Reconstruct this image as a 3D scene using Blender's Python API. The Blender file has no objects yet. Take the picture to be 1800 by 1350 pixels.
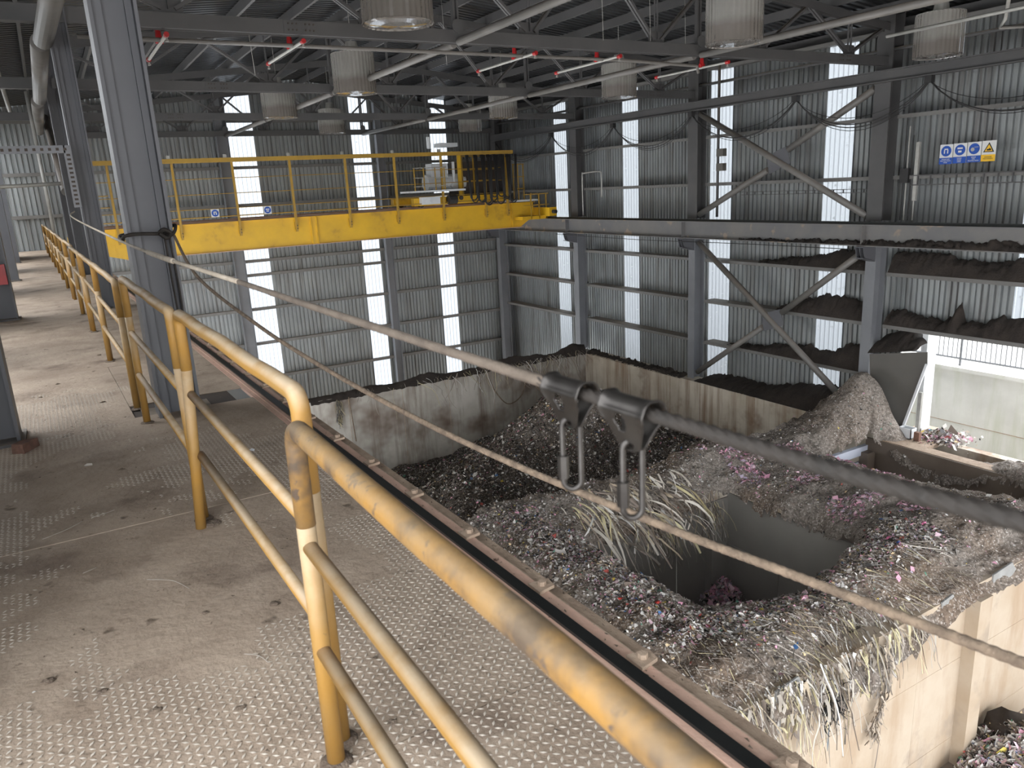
import bpy, math, random
import numpy as np
from mathutils import Vector, Matrix

random.seed(7)
RNG = np.random.default_rng(7)
scene = bpy.context.scene
COL = scene.collection

# ------------------------------------------------------------------ camera
yaw, pit, rol, FPX = 0.527272, -0.255878, -0.0522142, 1337.56
fw = Vector((math.sin(yaw)*math.cos(pit), math.cos(yaw)*math.cos(pit), math.sin(pit)))
rt = Vector((math.cos(yaw), -math.sin(yaw), 0.0))
up = rt.cross(fw)
c_, s_ = math.cos(rol), math.sin(rol)
rt, up = c_*rt + s_*up, -s_*rt + c_*up
cam_d = bpy.data.cameras.new('camera')
cam = bpy.data.objects.new('camera', cam_d)
COL.objects.link(cam)
M = Matrix((rt, up, -fw)).transposed().to_4x4()
M.translation = Vector((0, 0, 1.62))
cam.matrix_world = M
cam_d.sensor_width = 36.0
cam_d.lens = FPX/1800*36.0
cam_d.clip_start = 0.05
cam_d.clip_end = 400
cam_d.dof.use_dof = True
cam_d.dof.focus_distance = 12.0
cam_d.dof.aperture_fstop = 7.5
scene.camera = cam

# ------------------------------------------------------------------ world, sun, exposure
w = bpy.data.worlds.new('overcast_sky')
scene.world = w
w.use_nodes = True
nt = w.node_tree
nt.nodes.clear()
wo = nt.nodes.new('ShaderNodeOutputWorld')
bg = nt.nodes.new('ShaderNodeBackground')
bg.inputs[0].default_value = (0.93, 0.96, 1.0, 1)
bg.inputs[1].default_value = 5.0
nt.links.new(bg.outputs[0], wo.inputs[0])
scene.view_settings.view_transform = 'Standard'
scene.view_settings.look = 'None'
scene.view_settings.exposure = 0.5
scene.view_settings.gamma = 1.0
scene.view_settings.use_curve_mapping = False

# ------------------------------------------------------------------ materials
def lin(c):
    c = c/255.0
    return c/12.92 if c <= 0.04045 else ((c+0.055)/1.055)**2.4
def rgb(r, g, b):
    return (lin(r), lin(g), lin(b), 1.0)

def mat(name, base, second=None, scale=3.0, amt=0.5, rough=0.7, metal=0.0, dust=None, dust_k=0.9, bump=0.0,
        bump_scale=40.0, spots=None, spot_scale=9.0, spot_thr=0.62, streak=None, streak_sc=(6, 6, 0.25), detail=6.0, stains=None):
    m = bpy.data.materials.new(name)
    m.use_nodes = True
    t = m.node_tree
    N, L = t.nodes, t.links
    b = N['Principled BSDF']
    b.inputs['Roughness'].default_value = rough
    b.inputs['Metallic'].default_value = metal
    tc = N.new('ShaderNodeTexCoord')
    pos = N.new('ShaderNodeNewGeometry')
    def noise(sc, vec=None, det=detail, ro=0.6):
        n = N.new('ShaderNodeTexNoise')
        n.inputs['Scale'].default_value = sc
        n.inputs['Detail'].default_value = det
        n.inputs['Roughness'].default_value = ro
        L.new(vec if vec else pos.outputs['Position'], n.inputs['Vector'])
        return n
    def ramp(src, a, c):
        r = N.new('ShaderNodeMapRange')
        r.inputs['From Min'].default_value = a
        r.inputs['From Max'].default_value = c
        L.new(src, r.inputs['Value'])
        return r.outputs['Result']
    def mix(f, a, c):
        x = N.new('ShaderNodeMix')
        x.data_type = 'RGBA'
        if isinstance(f, float): x.inputs[0].default_value = f
        else: L.new(f, x.inputs[0])
        for s, v in ((x.inputs[6], a), (x.inputs[7], c)):
            if isinstance(v, tuple): s.default_value = v
            else: L.new(v, s)
        return x.outputs[2]
    col = base
    if second:
        col = mix(ramp(noise(scale).outputs['Fac'], 0.5-0.25/amt*0.5, 0.5+0.25/amt*0.5), base, second)
    if streak:
        mp = N.new('ShaderNodeMapping')
        mp.inputs['Scale'].default_value = streak_sc
        L.new(pos.outputs['Position'], mp.inputs['Vector'])
        n = noise(1.0, mp.outputs['Vector'])
        col = mix(ramp(n.outputs['Fac'], 0.48, 0.72), col, streak)
    if stains:
        n = noise(stains[1], None, 4.0)
        col = mix(ramp(n.outputs['Fac'], stains[2], stains[2]+0.15), col, stains[0])
    if spots:
        n = noise(spot_scale, None, 3.0)
        col = mix(ramp(n.outputs['Fac'], spot_thr, spot_thr+0.06), col, spots)
    if dust:
        sx = N.new('ShaderNodeSeparateXYZ')
        L.new(pos.outputs['True Normal'] if False else pos.outputs['Normal'], sx.inputs[0])
        up_ = ramp(sx.outputs['Z'], 0.15, 0.8)
        mm = N.new('ShaderNodeMath'); mm.operation = 'MULTIPLY'
        L.new(up_, mm.inputs[0])
        L.new(ramp(noise(7.0).outputs['Fac'], 0.15, 0.55), mm.inputs[1])
        m2 = N.new('ShaderNodeMath'); m2.operation = 'MULTIPLY'
        L.new(mm.outputs[0], m2.inputs[0]); m2.inputs[1].default_value = dust_k
        col = mix(m2.outputs[0], col, dust)
    if isinstance(col, tuple): b.inputs['Base Color'].default_value = col
    else: L.new(col, b.inputs['Base Color'])
    if bump:
        bp = N.new('ShaderNodeBump')
        bp.inputs['Strength'].default_value = bump
        bp.inputs['Distance'].default_value = 0.02
        L.new(noise(bump_scale).outputs['Fac'], bp.inputs['Height'])
        L.new(bp.outputs[0], b.inputs['Normal'])
    return m

DUST = rgb(150, 136, 120)
MT = {}
MT['plate'] = mat('dusty_steel_plate', rgb(150, 133, 116), rgb(176, 159, 141), 2.2, 0.8, 0.78, 0.0, bump=0.45, bump_scale=22, spots=rgb(104, 90, 76), spot_scale=5.0, spot_thr=0.66, stains=(rgb(122, 106, 92), 1.7, .55))
MT['lug'] = mat('worn_steel_tread', rgb(196, 186, 172), rgb(216, 207, 194), 3.0, 0.8, 0.45)
MT['deck'] = mat('dark_deck_steel', rgb(60, 54, 50), rgb(80, 70, 62), 3, .5, .9)
MT['column'] = mat('grey_painted_steel', rgb(79, 79, 83), rgb(90, 90, 93), 1.5, 0.5, 0.5, dust=DUST)
MT['steel'] = mat('dark_grey_painted_steel', rgb(70, 69, 69), rgb(82, 80, 79), 1.2, 0.6, 0.55, dust=DUST, dust_k=0.7)
MT['girder'] = mat('crane_girder_steel', rgb(94, 94, 96), rgb(112, 109, 105), 0.9, 0.7, 0.55, dust=rgb(110, 100, 90), spots=rgb(140, 126, 110), spot_scale=1.3, spot_thr=.6)
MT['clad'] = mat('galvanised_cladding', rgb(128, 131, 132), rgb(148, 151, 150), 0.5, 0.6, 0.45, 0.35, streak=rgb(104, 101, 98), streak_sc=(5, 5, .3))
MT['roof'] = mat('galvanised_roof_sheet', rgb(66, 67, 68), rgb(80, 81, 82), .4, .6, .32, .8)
MT['yellow'] = mat('yellow_rail_paint', rgb(160, 117, 46), rgb(148, 116, 66), 5.0, 0.55, 0.6, dust=rgb(184, 164, 136), dust_k=1.0, spots=rgb(104, 84, 58), spot_scale=22.0, spot_thr=0.70, bump=.08, bump_scale=35)
MT['yellow_near'] = mat('worn_yellow_rail_paint', rgb(146, 107, 46), rgb(124, 98, 62), 5.0, 0.8, 0.65, dust=rgb(150, 130, 102), dust_k=0.4, spots=rgb(82, 68, 56), spot_scale=20.0, spot_thr=0.62, bump=.15, bump_scale=45, stains=(rgb(78, 64, 50), 5.5, .47))
MT['crane'] = mat('crane_yellow', rgb(226, 178, 34), rgb(196, 152, 38), .9, .5, .45, dust=rgb(110, 94, 64), dust_k=.9, stains=(rgb(160, 126, 44), .9, .6))
MT['crane_dull'] = mat('dull_mustard_paint', rgb(178, 140, 48), rgb(150, 118, 50), 2.5, .5, .5, dust=rgb(120, 100, 68), dust_k=.7)
MT['post'] = mat('pale_grey_post_steel', rgb(116, 117, 120), rgb(104, 105, 108), 1.2, .6, .5)
MT['girt'] = mat('dusty_girt_steel', rgb(112, 110, 107), rgb(98, 95, 91), 1.5, .6, .6, dust=rgb(140, 130, 118))
MT['rust'] = mat('rusty_dusty_flange', rgb(196, 160, 142), rgb(180, 152, 134), 6, .6, .85, spots=rgb(96, 70, 58), spot_scale=14, spot_thr=.68, bump=.2)
MT['railhead'] = mat('polished_rail_head', rgb(44, 46, 46), rgb(54, 55, 54), 6, .5, .35, .6)
MT['ledge'] = mat('dust_caked_flange', rgb(176, 156, 136), rgb(150, 130, 112), 7, .8, .9, bump=.5, bump_scale=30)
MT['concrete_back'] = mat('stained_grey_concrete', rgb(184, 178, 168), rgb(158, 151, 141), .6, .9, .85, stains=(rgb(98, 78, 64), .33, .53), streak=rgb(112, 98, 86), streak_sc=(2.2, 2.2, .22), bump=.2, bump_scale=12)
MT['concrete_right'] = mat('pale_stained_concrete', rgb(202, 193, 178), rgb(178, 167, 150), .7, .9, .85, stains=(rgb(120, 94, 74), .5, .55), streak=rgb(136, 112, 90), streak_sc=(2.5, 2.5, .2), bump=.2, bump_scale=12)
MT['concrete_front'] = mat('beige_concrete', rgb(166, 148, 126), rgb(178, 164, 146), .6, .9, .85, streak=rgb(154, 132, 108), streak_sc=(1.6, 1.6, .35), stains=(rgb(150, 136, 120), 1.1, .55), spots=rgb(90, 74, 64), spot_scale=5, spot_thr=.74, bump=.15, bump_scale=14)
MT['concrete_out'] = mat('outdoor_concrete', rgb(206, 204, 198), rgb(186, 184, 178), .5, .8, .9, streak=rgb(176, 178, 160), streak_sc=(1.5, 1.5, .2))
MT['tipfloor'] = mat('wet_concrete_floor', rgb(170, 160, 150), rgb(104, 88, 78), .5, .8, .5)
MT['blacksteel'] = mat('black_steel_liner', rgb(142, 138, 132), rgb(154, 149, 142), .8, .6, .5, spots=rgb(120, 110, 98), spot_scale=8, spot_thr=.74)
MT['brownsteel'] = mat('brown_steel_liner', rgb(92, 80, 70), rgb(110, 98, 86), .8, .6, .6)
MT['whiteliner'] = mat('pale_blue_liner', rgb(200, 204, 216), rgb(184, 188, 200), .8, .6, .5)
MT['rope'] = mat('dusty_rope', rgb(140, 122, 103), rgb(100, 86, 73), 26, .8, .95, bump=.5, bump_scale=160)
MT['midwire'] = mat('brown_wire_rope', rgb(98, 87, 76), rgb(78, 68, 59), 20, .8, .85, bump=.4, bump_scale=150)
MT['sleeve'] = mat('pale_sleeve', rgb(176, 164, 148), rgb(150, 138, 122), 12, .8, .8)
MT['wire'] = mat('dark_wire_rope', rgb(44, 38, 33), rgb(32, 28, 24), 16, .8, .7, .1, bump=.3, bump_scale=200)  # shade of the near length, turned from the light, put into this colour
MT['hanger'] = mat('cast_steel', rgb(70, 67, 64), rgb(50, 47, 45), 18, .7, .36, .75)
MT['galv'] = mat('galvanised_pipe', rgb(176, 174, 168), rgb(150, 148, 142), 4, .6, .45, .3)
MT['tube'] = mat('grey_tube', rgb(110, 106, 101), rgb(92, 89, 85), 1.4, .7, .5, dust=rgb(124,114,104))
MT['red'] = mat('red_paint', rgb(176, 28, 30), rgb(140, 24, 26), 6, .6, .4)
MT['black'] = mat('black_cable', rgb(34, 33, 34), rgb(48, 46, 45), 9, .5, .6)
MT['white'] = mat('white_paint', rgb(214, 216, 218), rgb(196, 198, 198), 3, .5, .5)
MT['blue'] = mat('sign_blue', rgb(24, 74, 160), None, rough=.5)
MT['signyellow'] = mat('sign_yellow', rgb(226, 178, 40), None, rough=.5)
MT['signblack'] = mat('sign_black', rgb(28, 26, 24), None, rough=.5)
MT['signwhite'] = mat('sign_white', rgb(206, 206, 204), None, rough=.5)
MT['grime'] = mat('caked_waste', rgb(42, 36, 32), rgb(56, 48, 42), 3, .8, .95, spots=rgb(120, 112, 104), spot_scale=24, spot_thr=.74, bump=.9, bump_scale=18)
MT['clod'] = mat('dried_mud', rgb(132, 117, 102), rgb(102, 88, 76), 20, .8, .95, bump=.8, bump_scale=90)
MT['brick'] = mat('dusty_brick', rgb(132, 98, 84), rgb(110, 84, 72), 20, .8, .95, bump=.6, bump_scale=60)
MT['greysheet'] = mat('grey_sheet_metal', rgb(84, 81, 76), rgb(94, 90, 85), .8, .6, .6)
MT['edgeplate'] = mat('pale_grey_edge_plate', rgb(150, 150, 148), rgb(128, 127, 124), 3, .7, .7)
MT['board'] = mat('weathered_board', rgb(190, 182, 172), rgb(150, 142, 134), 8, .8, .9)

def acrylic():
    m = bpy.data.materials.new('dusty_ribbed_acrylic')
    m.use_nodes = True
    t = m.node_tree; N, L = t.nodes, t.links
    b = N['Principled BSDF']
    b.inputs['Base Color'].default_value = rgb(168, 162, 152)
    b.inputs['Roughness'].default_value = .12; b.inputs['Coat Weight'].default_value = 1.0
    tr = N.new('ShaderNodeBsdfTransparent'); tr.inputs[0].default_value = (.8, .78, .74, 1)
    g = N.new('ShaderNodeNewGeometry')
    n = N.new('ShaderNodeTexNoise'); n.inputs['Scale'].default_value = 3; n.inputs['Detail'].default_value = 3
    L.new(g.outputs['Position'], n.inputs['Vector'])
    mr = N.new('ShaderNodeMapRange'); mr.inputs['From Min'].default_value = .35; mr.inputs['From Max'].default_value = .65
    mr.inputs['To Min'].default_value = .56; mr.inputs['To Max'].default_value = .64
    L.new(n.outputs['Fac'], mr.inputs['Value'])
    tc = N.new('ShaderNodeTexCoord'); sx = N.new('ShaderNodeSeparateXYZ'); L.new(tc.outputs['Object'], sx.inputs[0])
    bd = N.new('ShaderNodeMapRange'); bd.inputs['From Min'].default_value = .50; bd.inputs['From Max'].default_value = .34
    ad = N.new('ShaderNodeMath'); ad.inputs[1].default_value = .12; ad.operation = 'MULTIPLY_ADD'
    L.new(n.outputs['Fac'], ad.inputs[0]); L.new(sx.outputs['Z'], ad.inputs[2]); L.new(ad.outputs[0], bd.inputs['Value'])
    cm_ = N.new('ShaderNodeMix'); cm_.data_type = 'RGBA'; cm_.inputs[6].default_value = rgb(160, 157, 151); cm_.inputs[7].default_value = rgb(118, 112, 106)
    L.new(bd.outputs[0], cm_.inputs[0]); L.new(cm_.outputs[2], b.inputs['Base Color'])
    m2 = N.new('ShaderNodeMath'); m2.operation = 'MULTIPLY_ADD'; m2.inputs[1].default_value = .16; m2.use_clamp = True
    L.new(bd.outputs[0], m2.inputs[0]); L.new(mr.outputs[0], m2.inputs[2]); mr = m2
    mx = N.new('ShaderNodeMixShader')
    L.new(mr.outputs[0], mx.inputs[0]); L.new(tr.outputs[0], mx.inputs[1]); L.new(b.outputs[0], mx.inputs[2])
    L.new(mx.outputs[0], N['Material Output'].inputs[0])
    return m
MT['acrylic'] = acrylic()

def pane():
    m = bpy.data.materials.new('translucent_rooflight_sheet')
    m.use_nodes = True
    t = m.node_tree; N, L = t.nodes, t.links
    N.remove(N['Principled BSDF'])
    tl = N.new('ShaderNodeBsdfTranslucent'); tl.inputs[0].default_value = (.235, .25, .265, 1)
    df = N.new('ShaderNodeBsdfDiffuse'); df.inputs[0].default_value = (.5, .52, .54, 1)
    g = N.new('ShaderNodeNewGeometry')
    n = N.new('ShaderNodeTexVoronoi'); n.inputs['Scale'].default_value = 3.2
    L.new(g.outputs['Position'], n.inputs['Vector'])
    n2 = N.new('ShaderNodeTexNoise'); n2.inputs['Scale'].default_value = 1.1
    L.new(g.outputs['Position'], n2.inputs['Vector'])
    mr = N.new('ShaderNodeMapRange'); mr.inputs['From Min'].default_value = .10; mr.inputs['From Max'].default_value = .16
    mr.inputs['To Min'].default_value = .5; mr.inputs['To Max'].default_value = .05
    L.new(n.outputs['Distance'], mr.inputs['Value'])
    mx = N.new('ShaderNodeMixShader')
    L.new(mr.outputs[0], mx.inputs[0]); L.new(tl.outputs[0], mx.inputs[1]); L.new(df.outputs[0], mx.inputs[2])
    L.new(mx.outputs[0], N['Material Output'].inputs[0])
    return m
MT['pane'] = pane()

def waste_mat():
    m = bpy.data.materials.new('shredded_waste')
    m.use_nodes = True
    t = m.node_tree; N, L = t.nodes, t.links
    b = N['Principled BSDF']; b.inputs['Roughness'].default_value = .95
    b.inputs['Specular IOR Level'].default_value = .15
    g = N.new('ShaderNodeNewGeometry')
    at = N.new('ShaderNodeAttribute'); at.attribute_name = 'col'
    v = N.new('ShaderNodeTexVoronoi'); v.inputs['Scale'].default_value = 36
    L.new(g.outputs['Position'], v.inputs['Vector'])
    sp = N.new('ShaderNodeSeparateColor'); L.new(v.outputs['Color'], sp.inputs[0])
    mr = N.new('ShaderNodeMapRange'); mr.inputs['From Min'].default_value = .82; mr.inputs['From Max'].default_value = .88
    L.new(sp.outputs[0], mr.inputs['Value'])
    mm = N.new('ShaderNodeMath'); mm.operation = 'MULTIPLY'; mm.inputs[1].default_value = .8
    L.new(mr.outputs[0], mm.inputs[0])
    n = N.new('ShaderNodeTexNoise'); n.inputs['Scale'].default_value = 14; n.inputs['Detail'].default_value = 6
    L.new(g.outputs['Position'], n.inputs['Vector'])
    hs = N.new('ShaderNodeMix'); hs.data_type = 'RGBA'; hs.blend_type = 'MULTIPLY'; hs.inputs[0].default_value = 1.0
    cr = N.new('ShaderNodeMapRange'); cr.inputs['From Min'].default_value = .3; cr.inputs['From Max'].default_value = .7
    cr.inputs['To Min'].default_value = .5; cr.inputs['To Max'].default_value = 1.35
    L.new(n.outputs['Fac'], cr.inputs['Value'])
    cc = N.new('ShaderNodeCombineColor')
    for i in range(3): L.new(cr.outputs[0], cc.inputs[i])
    L.new(at.outputs['Color'], hs.inputs[6]); L.new(cc.outputs[0], hs.inputs[7])
    mx = N.new('ShaderNodeMix'); mx.data_type = 'RGBA'; mx.inputs[7].default_value = rgb(170, 162, 154)
    L.new(mm.outputs[0], mx.inputs[0]); L.new(hs.outputs[2], mx.inputs[6])
    L.new(mx.outputs[2], b.inputs['Base Color'])
    bp = N.new('ShaderNodeBump'); bp.inputs['Strength'].default_value = .9; bp.inputs['Distance'].default_value = .05
    L.new(n.outputs['Fac'], bp.inputs['Height']); L.new(bp.outputs[0], b.inputs['Normal'])
    return m
MT['waste'] = waste_mat()
def chip_mat():
    m = bpy.data.materials.new('flake_colours')
    m.use_nodes = True
    t = m.node_tree; N, L = t.nodes, t.links
    b = N['Principled BSDF']; b.inputs['Roughness'].default_value = .6
    at = N.new('ShaderNodeAttribute'); at.attribute_name = 'col'
    L.new(at.outputs['Color'], b.inputs['Base Color'])
    return m
MT['chip'] = chip_mat()

# ------------------------------------------------------------------ mesh helpers
class MB:
    def __init__(s): s.v = []; s.f = []
    def add(s, vs, fs):
        o = len(s.v); s.v += [tuple(p) for p in vs]; s.f += [tuple(i+o for i in f) for f in fs]; return s
    def box(s, a, b):
        x0, y0, z0 = a; x1, y1, z1 = b
        return s.add([(x0,y0,z0),(x1,y0,z0),(x1,y1,z0),(x0,y1,z0),(x0,y0,z1),(x1,y0,z1),(x1,y1,z1),(x0,y1,z1)],
                     [(0,3,2,1),(4,5,6,7),(0,1,5,4),(1,2,6,5),(2,3,7,6),(3,0,4,7)])
    def bar(s, p, q, w_, h, upv=(0,0,1)):
        p, q = Vector(p), Vector(q); d = (q-p).normalized()
        u = Vector(upv)
        if abs(d.dot(u)) > .98: u = Vector((0,1,0)) if abs(d.y) < .9 else Vector((1,0,0))
        r = d.cross(u).normalized(); u = r.cross(d)
        r *= w_/2; u = u*(h/2)
        vs = [p-r-u, p+r-u, p+r+u, p-r+u, q-r-u, q+r-u, q+r+u, q-r+u]
        return s.add(vs, [(0,1,2,3),(7,6,5,4),(0,4,5,1),(1,5,6,2),(2,6,7,3),(3,7,4,0)])
    def tube(s, pts, r, n=8, caps=True, lobes=0, lobe=0.0, twist=0.0):
        pts = [Vector(p) for p in pts]
        rs = r if isinstance(r, (list, tuple)) else [r]*len(pts)
        t0 = (pts[1]-pts[0]).normalized()
        a = Vector((0,0,1)) if abs(t0.z) < .9 else Vector((1,0,0))
        u = t0.cross(a).normalized()
        o = len(s.v); dist = 0
        for i, p in enumerate(pts):
            t = (pts[min(i+1, len(pts)-1)]-pts[max(i-1, 0)]).normalized()
            u = (u-t*u.dot(t)).normalized(); v = t.cross(u)
            if i: dist += (p-pts[i-1]).length
            for k in range(n):
                th = 2*math.pi*k/n
                rr = rs[i]*(1+lobe*math.cos(lobes*(th-twist*dist))) if lobes else rs[i]
                s.v.append(tuple(p+(u*math.cos(th)+v*math.sin(th))*rr))
        for i in range(len(pts)-1):
            for k in range(n):
                a_, b_ = o+i*n+k, o+i*n+(k+1) % n
                s.f.append((a_, b_, b_+n, a_+n))
        if caps:
            s.f.append(tuple(o+k for k in reversed(range(n))))
            s.f.append(tuple(o+(len(pts)-1)*n+k for k in range(n)))
        return s
    def prism(s, poly, axis, a, b):
        # poly: 2D points in the two remaining axes (cyclic order), extruded from a to b
        n = len(poly)
        def mk(p, t):
            if axis == 0: return (t, p[0], p[1])
            if axis == 1: return (p[0], t, p[1])
            return (p[0], p[1], t)
        o = len(s.v)
        s.v += [mk(p, a) for p in poly]+[mk(p, b) for p in poly]
        s.f.append(tuple(o+i for i in range(n))); s.f.append(tuple(o+n+i for i in reversed(range(n))))
        for i in range(n):
            j = (i+1) % n
            s.f.append((o+i, o+n+i, o+n+j, o+j))
        return s
    def ibeam_y(s, x, y0, y1, zt, h, wf, tw=.015, tf=.025):   # I section along Y, vertical web
        s.box((x-wf/2, y0, zt-tf), (x+wf/2, y1, zt)); s.box((x-wf/2, y0, zt-h), (x+wf/2, y1, zt-h+tf))
        return s.box((x-tw/2, y0, zt-h+tf), (x+tw/2, y1, zt-tf))
    def hcol(s, x0, x1, y, z0, z1, wf, tf=.025, tw=.016):    # flanges in YZ planes
        s.box((x0, y-wf/2, z0), (x0+tf, y+wf/2, z1)); s.box((x1-tf, y-wf/2, z0), (x1, y+wf/2, z1))
        return s.box((x0+tf, y-tw/2, z0), (x1-tf, y+tw/2, z1))
    def build(s, name, m, parent=None, loc=None, smooth=False, **kw):
        me = bpy.data.meshes.new(name)
        me.from_pydata(s.v, [], s.f); me.update()
        if smooth:
            for p in me.polygons: p.use_smooth = len(p.vertices) == 4
        if isinstance(m, str): m = MT[m]
        me.materials.append(m)
        o = bpy.data.objects.new(name, me); COL.objects.link(o)
        if parent: o.parent = parent
        if loc: o.location = loc
        for k, v in kw.items(): o[k] = v
        return o

def thing(name, label, cat, loc=(0,0,0), group=None, kind='thing'):
    o = bpy.data.objects.new(name, None); COL.objects.link(o)
    o.location = loc
    o['label'] = label; o['category'] = cat; o['kind'] = kind
    if group: o['group'] = group
    return o
def tag(o, label, cat, group=None, kind='thing'):
    o['label'] = label; o['category'] = cat; o['kind'] = kind
    if group: o['group'] = group
    return o
def struct(name, label=None):
    o = bpy.data.objects.new(name, None); COL.objects.link(o); o['kind'] = 'structure'
    if label: o['label'] = label
    return o
def stag(o, label=None):
    o['kind'] = 'structure'
    if label: o['label'] = label
    return o
def inst(src, parent, loc, rotz=0.0, scale=None):
    o = src.copy(); COL.objects.link(o); o.parent = parent; o.location = loc
    if rotz: o.rotation_euler = (0, 0, rotz)
    if scale: o.scale = scale
    return o
def tri(l, i): return l[i % len(l)]
def WX(x, y): return x-.02*(y-2)          # the walkway runs very slightly off the hall's axis
def offset(mb, dx, dy=0, dz=0):
    mb.v = [(x+dx, y+dy, z+dz) for x, y, z in mb.v]; return mb

def fnoise(x, y, seed=0, octaves=5, base=1.0, pers=.5):
    x = np.asarray(x, float); y = np.asarray(y, float); out = np.zeros_like(x); amp = 1; fr = base
    for o in range(octaves):
        xi = np.floor(x*fr).astype(int); yi = np.floor(y*fr).astype(int)
        fx = x*fr-xi; fy = y*fr-yi
        fx = fx*fx*(3-2*fx); fy = fy*fy*(3-2*fy)
        def h(a, b):
            n = (a*374761393+b*668265263+(seed+o*17)*1274126177) & 0xffffffff
            n = ((n ^ (n >> 13))*1274126177) & 0xffffffff
            return ((n ^ (n >> 16)) & 0xffff)/65535.0*2-1
        v = (h(xi, yi)*(1-fx)+h(xi+1, yi)*fx)*(1-fy)+(h(xi, yi+1)*(1-fx)+h(xi+1, yi+1)*fx)*fy
        out += v*amp; amp *= pers; fr *= 2.03
    return out

# ================================================================== SETTING
PIT = .19; DEP = .058
def corr_profile(u0, u1):
    pts = []; n = max(1, round((u1-u0)/PIT)); p = (u1-u0)/n
    for i in range(n):
        a = u0+i*p
        pts += [(a, 0), (a+p*.60, 0), (a+p*.68, -DEP), (a+p*.92, -DEP)]
    pts.append((u1, 0))
    return pts
def corr_wall(mb, place, u0, u1, z0, z1):
    pts = corr_profile(u0, u1); o = len(mb.v)
    for z in (z0, z1):
        for u, d in pts: mb.v.append(place(u, d, z))
    n = len(pts)
    for i in range(n-1): mb.f.append((o+i, o+i+1, o+n+i+1, o+n+i))
    return mb
back = lambda u, d, z: (u, 37.2-d, z)
right = lambda u, d, z: (21.9-d, u, z)
wall_back = struct('wall_back', 'back wall of grey corrugated cladding sheets on horizontal rails')
wall_right = struct('wall_right', 'right wall of grey corrugated cladding with dust-caked rails')
wins = 0
def fill_wall(wall, place, strips, u0, u1, z0, z1, zdoor=None):
    edges = [u0]+[e for s in strips for e in s]+[u1]
    for i in range(0, len(edges), 2):
        a, b = edges[i], edges[i+1]
        if b-a < .1: continue
        n = max(1, round((b-a)/1.1))
        for k in range(n):
            p, q = a+(b-a)*k/n, a+(b-a)*(k+1)/n
            lo = z0
            if zdoor and p < zdoor[1]-.05: lo = zdoor[2]
            corr_wall(MB(), (lambda u, d, z, e=.0035*(k % 2): place(u, d-e, z)), p-.012, q+.012, lo, z1).build('cladding_panel', 'clad', wall)
# back wall
bs = [(7.6, 8.75), (13.35, 14.3), (17.55, 18.5)]
fill_wall(wall_back, back, bs, -2.4, 21.9, -10, 7.4)
rs_ = [(5.0, 6.0), (9.6, 10.62) , (15.75, 16.8), (20.75, 21.85), (26.0, 27.05), (31.25, 32.3)]
fill_wall(wall_right, right, rs_, -6.0, 37.2, -9.0, 6.6, (0, 12.75, -3.0))
def window(n, place, a, b, z0, z1):
    o = stag(corr_wall(MB(), place, a, b, z0, z1).build('window_%d' % n, 'pane'))
    return o
k = 1
for a, b in bs: window(k, back, a, b, -10, 7.4); k += 1
for a, b in rs_: window(k, right, a, b, -3.0 if b < 12 else -9.0, 6.6); k += 1
# girts
for z in (-8.5, -6.8, -5.1, -3.45, -1.85, -1.2, 1.35, 3.0, 5.0):
    for a, b in ((-1.2, 7.0), (7.55, 14.45), (14.9, 21.3)):
        MB().box((a, 36.98, z-.045), (b, 37.14, z+.045)).box((a, 36.962, z-.09), (b, 36.979, z+.045)).build('girt', 'girt', wall_back)
for z in (-4.7, -3.08, -1.5, 1.3, 2.98, 5.3):
    for a, b in ((4, 6.3), (6.9, 13.95), (14.5, 21.45), (22.05, 29.1), (29.65, 36.6)):
        if z == -4.7 and b < 14: continue
        MB().box((21.3, a, z-.05), (21.84, b, z+.01)).box((21.282, a, z-.1), (21.299, b, z+.01)).build('girt', 'girt', wall_right)
for x in (7.02, 14.45, 21.15):
    MB().hcol(x, x+.5 if x < 10 else x+.38, 36.85, -10, 7, .28).build('steel_post', 'post', wall_back)

# left wall: closed above head height, open to daylight between the outer columns
wall_left = struct('wall_left')
MB().box((-2.45, 2.5, 4.2), (-2.35, 37.2, 6.6)).build('upper_sheet', 'clad', wall_left)
stag(MB().box((-4.6, 1.0, -10), (-4.3, 40, 2.6)).build('wall_light_screen', 'concrete_out'))  # unseen wall added outside to block low daylight from the left
MB().box((-1.15, 2.5, -.3), (-1.1, 6.3, 4.3)).build('lower_sheet', 'clad', wall_left)
for a, b in ((9.6, 10.6), (12.4, 14.0), (17.5, 19.5), (24, 26), (30, 33)):
    MB().box((-1.35, a, -.3), (-1.3, b, 4.3)).build('lower_sheet', 'clad', wall_left)

wall_front = struct('wall_front')
MB().box((2.0, -6.1, 0.2), (22, -6, 6.8)).build('upper_sheet', 'clad', wall_front)  # unseen, added and closed this low to keep daylight off the upper walls
# roof
ceiling = struct('ceiling', 'dark corrugated metal roof on purlins')
EZ, AP, AX = 5.4, 6.5, 10.8
def roofz(x): return EZ+(AP-EZ)*(1-abs(x-AX)/(AX-.6)) if x < AX else EZ+(AP-EZ)*(1-abs(x-AX)/(21-AX))
for y0 in range(-6, 37, 6):
    y1 = min(y0+6, 37.2)
    for (xa, xb) in ((-2.4, AX), (AX, 22.1)):
        mb = MB(); n = round((y1-y0)/.25); p = (y1-y0)/n; pr = []
        for i in range(n):
            a = y0+i*p; pr += [(a, 0), (a+p*.5, 0), (a+p*.62, .045), (a+p*.88, .045)]
        pr.append((y1, 0)); o = 0
        for x in (xa, xb):
            for y, d in pr: mb.v.append((x, y, roofz(x)+.3+d))
        m = len(pr)
        for i in range(m-1): mb.f.append((i, i+1, m+i+1, m+i))
        mb.build('roof_panel', 'roof', ceiling)
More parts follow.
